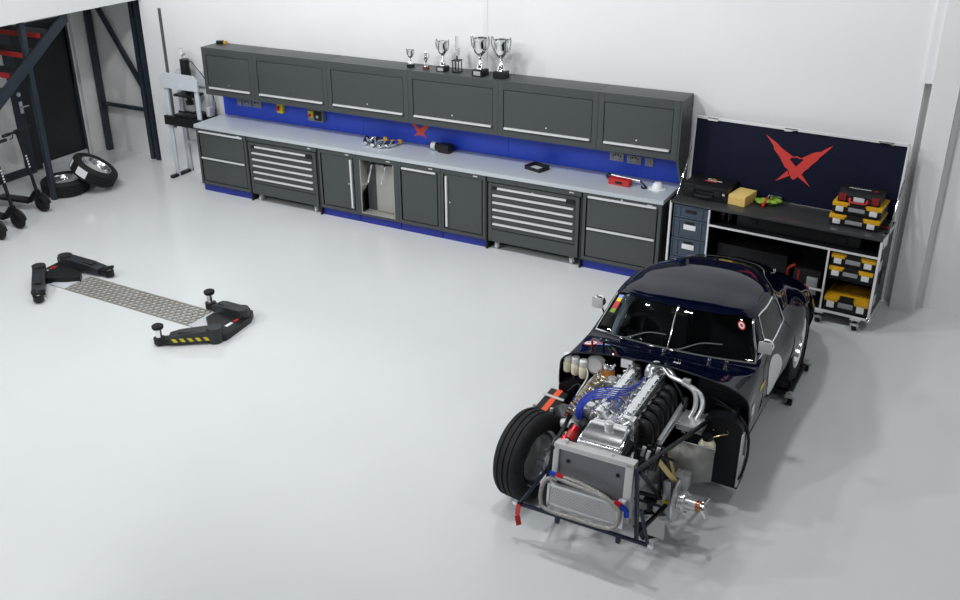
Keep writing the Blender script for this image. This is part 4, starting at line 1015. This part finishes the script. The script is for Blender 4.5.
# splash shields
b = MB(); o_ = [(.215, -.58), (.345, -.41), (.455, -.41), (.55, -.33)]; topz = [.50, .60, .60, .55]; botz = [.33, .33, .33, .32]
A_ = [b.b.verts.new((x, y, z)) for (x, y), z in zip(o_, topz)]; B_ = [b.b.verts.new((x, y-.03, z)) for (x, y), z in zip(o_, botz)]
for k in range(3): b.b.faces.new((A_[k], A_[k+1], B_[k+1], B_[k]))
so = P_('splash_shield', 'shield', b, sharp=1); sm = so.modifiers.new('thick', 'SOLIDIFY'); sm.thickness = .004
b = MB(); b.tube([(.215, -.58, .50), (.345, -.41, .60), (.455, -.41, .60), (.55, -.33, .55)], .005, 6, 1); P_('shield_edge', 'alu', b)
b = MB(); T_ = [(-.530, -.38, .58), (-.485, -.36, .615), (-.43, -.35, .61), (-.38, -.38, .58), (-.335, -.42, .53), (-.30, -.45, .45)]
A_ = [b.b.verts.new(p) for p in T_]; B_ = [b.b.verts.new((p[0]+.02, p[1]-.05+.03*abs(k-2.5)/2.5, .27)) for k, p in enumerate(T_)]
for k in range(5): b.b.faces.new((A_[k], A_[k+1], B_[k+1], B_[k]))
so = P_('inner_wing', 'darkgrey', b, sharp=80); sm = so.modifiers.new('thick', 'SOLIDIFY'); sm.thickness = .006
b = MB(); A_ = [(-.30, -.60, .58), (-.30, -.34, .63), (-.30, -.30, .34), (-.30, -.58, .34)]; b.prism([(p[1], p[2]) for p in A_], 'x', -.325, -.320); P_('inner_panel', 'grey', b)

# front subframe tubes
b = MB()
def tb(p, q, w=.022): b.bar(p, q, w, w, .005)
for sx in (-1, 1):
    tb((sx*.265, -1.0, .71), (sx*.46, .04, .58)); tb((sx*.30, -1.02, .28), (sx*.46, .04, .24)); tb((sx*.27, -.98, .69), (sx*.31, -1.05, .27)); tb((sx*.30, -.62, .27), (sx*.30, -.62, .66))
    tb((sx*.29, -.98, .70), (sx*.31, -.62, .28))
tb((-.30, -.62, .28), (.30, -.62, .28))
P_('subframe', 'carblack', b)
b = MB(); tb((-.475, -1.07, .27), (.395, -1.07, .27), .020); tb((.272, -1.0, .735), (.31, -1.06, .27), .020); tb((.33, -1.06, .50), (.385, -1.07, .28), .018); tb((-.29, -.98, .56), (-.45, -1.065, .28), .020)
tb((-.20, -1.06, .21), (-.20, -1.06, .26), .028); tb((.20, -1.06, .21), (.20, -1.06, .26), .028)
P_('front_bar', 'frameblue', b)
for x in (-.485, .405): b = MB(); b.bar((x-.016, -1.07, .27), (x+.016, -1.07, .27), .027, .027, .005); P_('bar_bracket', 'alu', b)
b = MB(); q = [(-.455, -1.085, .275), (-.46, -1.10, .20), (-.44, -1.115, .14)]
for a, c in zip(q, q[1:]): b.bar(a, c, .035, .005)
P_('tow_strap', 'red', b)
# radiator
def tilt(y0, z0_, ang): return Matrix.Translation((0, y0, z0_)) @ Matrix.Rotation(math.radians(ang), 4, 'X')
T = tilt(-1.02, .355, -9)
def pt(name, m, mb): mb.xform(T); return P_(name, m, mb)
b = MB(); b.box(-.262, -.225, -.03, .04, .0, .385, .008); b.box(.200, .252, -.03, .04, .0, .385, .008); b.box(-.262, .252, -.03, .05, .355, .39, .010); b.box(-.262, .252, -.03, .04, 0, .03, .006)
rad_ = pt('radiator', 'alud', b)
b = MB(); b.box(-.226, .202, -.012, .02, .03, .36); pt('radiator_core', 'rad', b)
for x, z in ((-.165, .285), (.155, .285)): b = MB(); b.cyl((x, -.013, z), (x, -.02, z), .012, seg=12); pt('core_plug', 'carblack', b)
b = MB(); b.cyl((-.2, .01, .385), (-.2, .01, .41), .016); b.cyl((.1, .01, .385), (.1, .01, .40), .012); pt('radiator_boss', 'alu', b)
# oil cooler, finned, in front of the lower half
b = MB(); b.box(-.255, .205, -.075, -.045, -.02, .008, .004); b.box(-.255, .205, -.075, -.045, .118, .135, .004); b.box(-.262, -.245, -.08, -.04, -.02, .135, .005); b.box(.19, .235, -.08, -.04, -.02, .16, .005); pt('oil_cooler', 'alu', b)
b = MB()
for k in range(11): b.box(-.245, .19, -.073, -.047, .012+k*.0098, .0165+k*.0098)
for k in range(30): b.bar((-.24+k*.0145, -.06, .008), (-.232+k*.0145, -.06, .12), .002, .022)
pt('cooler_fins', 'alu', b)
b = MB(); b.tube([(-.20, -.07, .175), (-.26, -.075, .165), (-.292, -.085, .11), (-.292, -.095, .02), (-.25, -.10, -.03), (-.05, -.10, -.035), (.14, -.10, -.03), (.20, -.10, .0), (.215, -.098, .07), (.19, -.09, .125), (.06, -.085, .165), (-.12, -.08, .178), (-.215, -.075, .19)], .0135, 10, 5); pt('braided_hose', 'braid', b)
b = MB(); b.tube([(.20, -.085, .10), (.12, -.08, .155), (-.05, -.075, .195), (-.17, -.07, .20)], .013, 10, 5); pt('braided_hose', 'braid', b)
for a_, c_, m_ in (((-.255, -.07, .205), (-.215, -.07, .20), 'bluefit'), ((-.215, -.07, .20), (-.165, -.07, .198), 'redfit'), ((.175, -.085, .15), (.215, -.085, .138), 'redfit'), ((.215, -.085, .138), (.25, -.08, .11), 'bluefit'), ((.25, -.08, .115), (.252, -.075, .07), 'bluefit')):
    b = MB(); b.cyl(a_, c_, .016, seg=8); pt('hose_fitting', m_, b)
# header tank with cap
b = MB(); pf = [(-.915, .70), (-.915, .735), (-.88, .775), (-.72, .815), (-.67, .80), (-.66, .74), (-.66, .70)]
b.prism(pf, 'x', -.175, .165)
for v in b.b.verts:
    if v.co.y > -.75: v.co.x *= .86
    v.co.x = v.co.x*.84-.004; v.co.z -= .012
bmesh.ops.bevel(b.b, geom=b.b.edges[:], offset=.014, segments=3, affect='EDGES'); P_('header_tank', 'polish', b, sharp=45)
b = MB(); b.cyl((0, -.755, .785), (0, -.755, .83), .028, seg=20); b.box(-.031, .031, -.765, -.745, .825, .837, .003); P_('filler_cap', 'alu', b)
b = MB(); b.box(-.155, .145, -.925, -.68, .63, .692, .01); P_('fan_shroud', 'carblack', b)
for x in (-.10, -.03, .04, .11): b = MB(); b.box(x-.020, x+.020, -.932, -.922, .645, .662, .003); P_('shroud_tab', 'alud', b)
b = MB(); b.tube([(-.16, -.72, .72), (-.21, -.66, .70), (-.24, -.56, .66)], .030, 12); P_('top_hose', 'carblack', b)
for p, q in (((-.215, -.86, .71), (-.20, -.83, .75)), ((-.255, -.92, .68), (-.235, -.90, .71))):
    b = MB(); b.cyl(p, q, .032); P_('coil', 'red', b)
b = MB(); b.cyl((-.205, -.84, .74), (-.19, -.81, .78), .024); b.cyl((-.24, -.905, .70), (-.225, -.88, .735), .026); P_('coil_cap', 'redfit', b)

# engine: slightly canted straight six with two polished cam covers
EY0, EY1 = -.60, .02
b = MB(); b.box(-.15, .10, EY0+.03, EY1, .26, .64, .02); P_('engine_block', 'cast', b)
b = MB(); b.prism([(-.17, .62), (.12, .62), (.105, .755), (.01, .765), (-.005, .72), (-.05, .72), (-.065, .775), (-.16, .765)], 'y', EY0+.03, EY1); bmesh.ops.bevel(b.b, geom=b.b.edges[:], offset=.006, segments=2, affect='EDGES'); P_('cylinder_head', 'polish', b)
for x, nm in ((-.112, 'cam_cover'), (.057, 'cam_cover')):
    b = MB(); w = .043
    b.prism([(x-w, .765), (x+w, .765), (x+w, .80), (x+w*.8, .822), (x+w*.35, .832), (x-w*.35, .832), (x-w*.8, .822), (x-w, .80)], 'y', EY0, EY1+.01)
    bmesh.ops.bevel(b.b, geom=b.b.edges[:], offset=.010, segments=3, affect='EDGES'); cc = P_(nm, 'polish', b, sharp=45)
    for k in range(7):
        for sx in (-1, 1):
            yy = EY0+.05+k*.087; m = MB(); m.lathe([(.011, 0), (.011, .006), (.008, .012), (0, .013)], (x+sx*w*.72, yy, .822), seg=10); m.build('dome_nut', 'chrome', cc)
# valley: plug tubes
for k in range(6):
    y = EY0+.09+k*.092; b = MB(); b.cyl((-.025, y, .71), (-.025, y, .75), .02, seg=14); b.cyl((-.025, y, .75), (-.025, y, .775), .011, seg=10); P_('spark_plug', 'alu', b)
# timing cover at the front
b = MB(); b.prism([(-.18, .60), (.13, .60), (.13, .775), (.105, .815), (.025, .82), (-.005, .765), (-.05, .765), (-.08, .82), (-.155, .815), (-.18, .775)], 'y', EY0-.055, EY0+.04)
b.prism([(-.15, .26), (.10, .26), (.13, .60), (-.18, .60)], 'y', EY0-.055, EY0+.04)
bmesh.ops.bevel(b.b, geom=b.b.edges[:], offset=.016, segments=3, affect='EDGES'); P_('timing_cover', 'polish', b, sharp=50)
b = MB(); b.lathe([(0, -.012), (.06, -.012), (.07, 0), (.07, .02)], (-.025, EY0-.05, .70), (0, 1, 0), 28); P_('breather_cover', 'alud', b)
b = MB(); b.tube([(-.11, EY0-.02, .835), (-.04, EY0-.07, .79), (.03, EY0-.07, .76), (.09, EY0-.05, .80)], .007, 8); P_('oil_pipe', 'alu', b)
for k in range(10):
    a = 2*PI*k/10; b = MB(); b.cyl((-.025+.13*math.cos(a), EY0-.055, .68+.10*math.sin(a)), (-.025+.13*math.cos(a), EY0-.066, .68+.10*math.sin(a)), .009, seg=10); P_('cover_bolt', 'chrome', b)
# blue plug leads
for k in range(6):
    y = EY0+.09+k*.092; o = .006*k
    b = MB(); b.tube([(-.025, y, .775), (-.028, min(y, EY0+.24+.03*k)-.02, .795+o*.5), (-.05, EY0+.11+.026*k, .832+o*.6), (-.12, EY0+.08+.018*k, .846+o*.9), (-.20, EY0+.04+.016*k, .832+o*1.1), (-.240-.010*k, EY0+.02+.012*k, .78), (-.255-.009*k, EY0+.03, .70), (-.25, EY0+.06, .62)], .0048, 8, 5); P_('plug_lead', 'bluehose', b)
b = MB(); b.tube([(-.30, -.48, .62), (-.34, -.44, .70), (-.36, -.38, .66), (-.34, -.36, .60)], .005, 8); P_('thin_lead', 'bluefit', b)
# inlet side: twin-choke carburettors with brass-coloured trumpets
for k in range(3):
    y = EY0+.10+k*.19
    b = MB(); b.box(-.27, -.18, y-.055, y+.055, .655, .73, .012); c = P_('carburettor', 'cast', b)
    m = MB(); m.cyl((-.225, y, .73), (-.225, y, .76), .03); m.cyl((-.195, y+.04, .72), (-.195, y+.04, .765), .014); m.box(-.27, -.21, y-.05, y-.03, .73, .745, .004); m.build('carburettor_top', 'alu', c)
    for dy in (-.045, .045):
        m = MB(); m.lathe([(.025, 0), (.027, .05), (.045, .085), (.049, .088), (.042, .082), (.022, .05), (.021, 0)], (-.27, y+dy, .695), (-1, 0, .25), 24); m.build('trumpet', 'brass', c)
        m = MB(); m.cyl((-.18, y+dy, .69), (-.13, y+dy, .70), .026); m.build('inlet_stub', 'alu', c)
for (x, y, z) in ((-.33, -.30, .745), (-.29, -.19, .765), (-.34, -.12, .74), (-.36, -.40, .71), (-.30, -.42, .75), (-.38, -.22, .72)):
    b = MB(); b.cyl((x, y, z-.04), (x+.02, y-.01, z), .017, .013, 10); b.sphere((x+.022, y-.01, z), .016, seg=10); P_('fuel_union', 'brass', b)
b = MB(); b.tube([(-.36, -.50, .68), (-.37, -.30, .70), (-.36, -.10, .72), (-.30, .04, .70)], .012, 8); P_('fuel_rail', 'alu', b)
b = MB(); b.tube([(-.45, -.25, .60), (-.40, -.30, .66), (-.38, -.36, .68)], .009, 8); P_('blue_hose', 'bluefit', b)
b = MB(); b.cyl((-.44, -.24, .60), (-.41, -.29, .645), .014, seg=8); P_('hose_fitting', 'bluefit', b)
b = MB(); b.cyl((-.47, -.33, .52), (-.45, -.37, .545), .014, seg=8); P_('hose_fitting', 'redfit', b)
b = MB(); b.cyl((-.42, -.50, .56), (-.27, -.52, .60), .03, .03, 16); P_('water_pipe', 'alud', b)
# exhaust side: six black wrapped down pipes and the silver side pipe
for k in range(6):
    y = EY0+.07+k*.095
    b = MB(); b.tube([(.095, y, .70), (.130, y-.005, .735), (.172, y-.012, .72), (.190, y-.03, .65), (.175, y-.05, .54), (.15, y-.03, .40)], .034, 14, 5); P_('exhaust_pipe', 'rubberblack', b)
b = MB(); b.box(.222, .258, -.50, .05, .590, .602, .004); b.bar((.24, -.50, .612), (.24, .05, .635), .028, .028, .008); P_('heat_shield', 'palemetal', b)
# water pipes over the bulkhead
for dx, dz in ((0, 0), (.045, -.012)):
    b = MB(); b.tube([(.02+dx*.5, -.04, .79+dz), (-.015+dx*.6, -.01, .835+dz), (.02+dx*.6, .04, .855+dz), (.07+dx, .04, .835+dz), (.13+dx, .01, .80+dz), (.22+dx, -.01, .785+dz), (.31+dx, -.03, .745+dz), (.335+dx, -.07, .66), (.305+dx, -.12, .57), (.29+dx, -.16, .50)], .0165, 12, 6); P_('coolant_pipe', 'palemetal', b)
b = MB(); b.box(.225, .275, -.025, .01, .765, .815, .004); P_('pipe_clamp', 'alud', b)
b = MB(); b.tube([(.10, .06, .83), (.16, .0, .77), (.23, -.04, .70), (.26, -.06, .60)], .009, 8); P_('black_hose', 'rubber', b)
b = MB(); b.box(.26, .43, -.23, -.03, .56, .60, .006); P_('catch_plate', 'alu', b)
for (x, y) in ((.275, -.215), (.415, -.215), (.415, -.045)): b = MB(); b.cyl((x, y, .60), (x, y, .612), .009, seg=10); P_('plate_bolt', 'alud', b)
# bulkhead furniture
for k, (x, y) in enumerate(((-.618, .03), (-.550, .012), (-.482, -.008))):
    b = MB(); b.lathe([(0, .64), (.028, .64), (.032, .65), (.032, .715), (.022, .73), (0, .73)], (x, y, 0), seg=20); r = P_('fluid_reservoir', 'cream', b)
    m = MB(); m.lathe([(.026, .728), (.030, .735), (.030, .770), (.024, .778), (0, .778)], (x, y, 0), seg=18); m.build('reservoir_cap', 'white', r)
b = MB(); b.tube([(-.555, .0, .63), (-.54, -.05, .55), (-.50, -.06, .5)], .007, 8); P_('fluid_line', 'carblack', b)
b = MB(); b.tube([(-.46, -.01, .73), (-.43, -.06, .68), (-.46, -.12, .60), (-.48, -.18, .54)], .006, 8); P_('cable', 'alud', b)
b = MB(); b.lathe([(0, .0), (.06, .0), (.075, .015), (.075, .03), (.05, .06), (0, .06)], (-.40, .05, .735), (0, -1, .25), 28); P_('brake_servo', 'alud', b)
b = MB(); b.cyl((-.285, -.02, .70), (-.285, -.02, .765), .038, seg=20); r = P_('oil_jar', 'amber', b)
m = MB(); m.lathe([(.038, .765), (.044, .768), (.044, .80), (.036, .812), (0, .812)], (-.285, -.02, 0), seg=22); m.build('jar_cap', 'chrome', r)
m = MB(); m.lathe([(0, .60), (.03, .60), (.042, .63), (.042, .70), (0, .70)], (-.285, -.02, 0), seg=20); m.build('jar_base', 'alu', r)
b = MB(); b.box(-.215, -.135, -.0, .05, .785, .85, .006); P_('white_box', 'white', b)
b = MB(); b.cyl((-.03, .01, .80), (.04, .03, .805), .022, seg=16); P_('thermostat', 'brass', b)
b = MB(); b.cyl((-.01, -.02, .78), (-.01, -.02, .825), .026); P_('pipe_elbow', 'alu', b)
# battery pack beside the tub
b = MB(); BR = Matrix.Rotation(math.radians(-8), 3, 'Z') @ Matrix.Rotation(math.radians(14), 3, 'X'); b.obox((-.640, -.19, .445), (.15, .26, .11), BR, .012); bt = P_('battery', 'black', b)
b = MB(); b.obox((-.640, -.19, .445), (.044, .264, .116), BR, .004); b.build('orange_strap', 'orange', bt)
b = MB(); b.obox((-.640, -.16, .515), (.17, .02, .008), BR, .002); b.build('clamp_bar', 'alud', bt)
for x in (-.735, -.60): b = MB(); b.cyl((x, -.28, .45), (x, -.28, .50), .012, seg=10); b.build('terminal', 'alud', bt)
b = MB(); b.tube([(-.68, -.42, .43), (-.60, -.40, .47), (-.52, -.40, .48), (-.44, -.42, .46)], .036, 12, 5); P_('brake_duct', 'carblack', b)
b = MB(); b.tube([(-.50, -.16, .5), (-.48, -.24, .54), (-.50, -.30, .50)], .007, 8); P_('red_cable', 'red', b)
b = MB(); b.tube([(-.56, -.10, .55), (-.50, -.05, .60), (-.44, -.10, .56)], .008, 8); P_('black_cable', 'carblack', b)
# catch bottle and wiring at the other side
b = MB(); b.lathe([(0, 0), (.05, 0), (.055, .02), (.055, .07), (.04, .10), (.03, .11), (0, .11)], (.47, -.22, .43), seg=20); r = P_('overflow_bottle', 'cream', b)
m = MB(); m.cyl((.47, -.22, .54), (.47, -.22, .565), .034); m.build('bottle_cap', 'carblack', r)
b = MB(); b.tube([(.49, -.22, .55), (.54, -.20, .575), (.58, -.14, .565), (.54, -.08, .55), (.47, -.10, .54)], .004, 6); P_('bottle_hose', 'gold', b)
b = MB(); b.tube([(.36, .06, .70), (.50, .02, .68), (.60, -.02, .62), (.62, -.05, .45)], .009, 8); P_('wiring_loom', 'carblack', b)
b = MB()
for k in range(7):
    a = random.uniform(0, 6); b.tube([(.20+.02*k, -.80, .60), (.24+.015*k, -.74+.02*math.sin(a), .66+.01*math.cos(a)), (.22+.03*k, -.64, .60), (.30, -.55, .55)], .008, 6)
P_('wiring_bundle', 'carblack', b)
for k in range(6):
    b = MB(); b.cyl((.19+.02*k, -.76+.03*(k % 3), .64), (.20+.02*k, -.75+.03*(k % 3), .70), .012, seg=8); P_('connector', 'alud' if k % 2 else 'carblack', b)
b = MB(); b.cyl((.30, -.72, .64), (.33, -.70, .67), .012, seg=8); P_('hose_fitting', 'gold', b)
# rear details
for sx in (-1, 1):
    b = MB(); b.sphere((sx*.50, 2.40, .53), .05, (1.2, .8, .7)); P_('tail_light', 'red', b)
b = MB(); b.tube([(-.45, 2.50, .40), (0, 2.62, .40), (.45, 2.50, .40)], .018, 10); P_('rear_bumper', 'chrome', b)
for (x, y) in ((.33, 2.02), (.2, 2.05)):
    a = V((x, y, .80)); b = MB(); b.cyl(a, a+V((0, 0, .03)), .014); P_('boot_latch', 'chrome', b)
# wheel dollies under the rear wheels
for sx, lb in ((1, 'black wheel dolly on casters carrying the visible rear wheel of the blue car'), (-1, 'black wheel dolly carrying the hidden rear wheel of the blue car')):
    t = thing('wheel_dolly', lb, 'dolly', (7.03+sx*.535, -3.03+AX, 0), 0, 'wheel dollies')
    b = MB()
    for y in (-.24, .24): b.box(-.13, .13, y-.035, y+.035, .06, .10, .008)
    for x in (-.13, .13): b.box(x-.02, x+.02, -.26, .26, .055, .085, .006)
    b.build('dolly_frame', 'black', t)
    for y in (-.145, .145): MB().cyl((-.12, y, .085), (.12, y, .085), .025).build('roller', 'carblack', t)
    for x in (-.15, .15):
        for y in (-.30, .30):
            b = MB(); b.box(x-.04, x+.04, y-.04, y+.04, .075, .095, .006); b.cyl((x, y, .095), (x, y, .11), .018); b.box(x-.026, x-.02, y-.025, y+.025, .025, .075, .002); b.box(x+.02, x+.026, y-.025, y+.025, .025, .075, .002)
            c = b.build('caster', 'alud', t); MB().cyl((x-.018, y, .032), (x+.018, y, .032), .032).build('caster_wheel', 'rubber', c)
# axle stands keep the nose up
t = thing('axle_stand', 'small dark axle stand under the nose of the car', 'axle stand', (7.03+.24, -3.03-.62, 0))
b = MB(); b.lathe([(.10, 0), (.10, .01), (.035, .16), (.03, .16), (.09, .01), (.09, 0)], seg=4, closed=True); b.cyl((0, 0, .10), (0, 0, .235), .02); b.box(-.04, .04, -.03, .03, .235, .262, .004); b.build('stand', 'carblack', t)

# ------------------------------------------------------------------ camera
S = 1.1
def cam():
    yaw, pitch, roll = -.5492, -.4353, -.0254
    f = V((math.sin(yaw)*math.cos(pitch), math.cos(yaw)*math.cos(pitch), math.sin(pitch)))
    r = V((math.cos(yaw), -math.sin(yaw), 0)); u = r.cross(f)
    r2 = r*math.cos(roll)+u*math.sin(roll); u2 = -r*math.sin(roll)+u*math.cos(roll)
    c = bpy.data.cameras.new('camera'); o = bpy.data.objects.new('camera', c); COL.objects.link(o)
    Mx = Matrix((r2, u2, -f)).transposed().to_4x4(); Mx.translation = V((8.7446, -8.6182, 4.1432)); o.matrix_world = Mx
    c.sensor_width = 36; c.lens = 971.228/960*36; c.shift_x = 45.169/960; c.shift_y = -17.41/960; c.clip_end = 100
    SC.camera = o
cam()
# ------------------------------------------------------------------ light
def area(name, loc, size, power, target, col=(1, 1, 1), sy=None):
    l = bpy.data.lights.new(name, 'AREA'); l.energy = power; l.color = col; l.size = size
    if sy: l.shape = 'RECTANGLE'; l.size_y = sy
    o = bpy.data.objects.new(name, l); COL.objects.link(o); o.location = loc
    o.rotation_euler = (V(target)-V(loc)).to_track_quat('-Z', 'Y').to_euler(); return o
struct(MB().box(-6, 13, -12, 3, 6.8, 6.9).build('ceiling', 'ceil'))
for (x, y, p) in ((-.2, -3.4, 195), (3.0, -3.4, 190), (6.2, -3.4, 180), (9.6, -3.2, 95)):
    area('ceiling_and_fill_lamp', (x, y, 6.3), .45, p, (x, .56, 1.5), (.98, .99, 1))
for (x, y, p) in ((-1.5, -8.5, 430), (2.2, -11, 460), (12.0, -9.5, 125)):
    area('ceiling_and_fill_lamp', (x, y, 6.3), .45, p, (x+(1.5 if x < 3 else -2), y+2.5, 0), (.98, .99, 1))
area('ceiling_and_fill_lamp', (3.2, -5.0, 6.3),   .45, 120, (-1.37, -1.0, 4.4), (.98, .99, 1))  # fill lamp added to brighten the white mezzanine front
for (x, y, z) in ((4.9, -7.6, 6.2), (6.2, -9.6, 6.2), (3.2, -6.2, 6.2)):
    area('ceiling_spot', (x, y, z), .12, 26, (x+.6, y+2.4, 0), (.98, .99, 1))
w = bpy.data.worlds.new('world'); SC.world = w; w.use_nodes = True
w.node_tree.nodes['Background'].inputs[0].default_value = (.90, .95, 1.0, 1); w.node_tree.nodes['Background'].inputs[1].default_value = .24
SC.view_settings.view_transform = 'Standard'; SC.view_settings.look = 'None'; SC.view_settings.gamma = 1; SC.view_settings.exposure = -.89
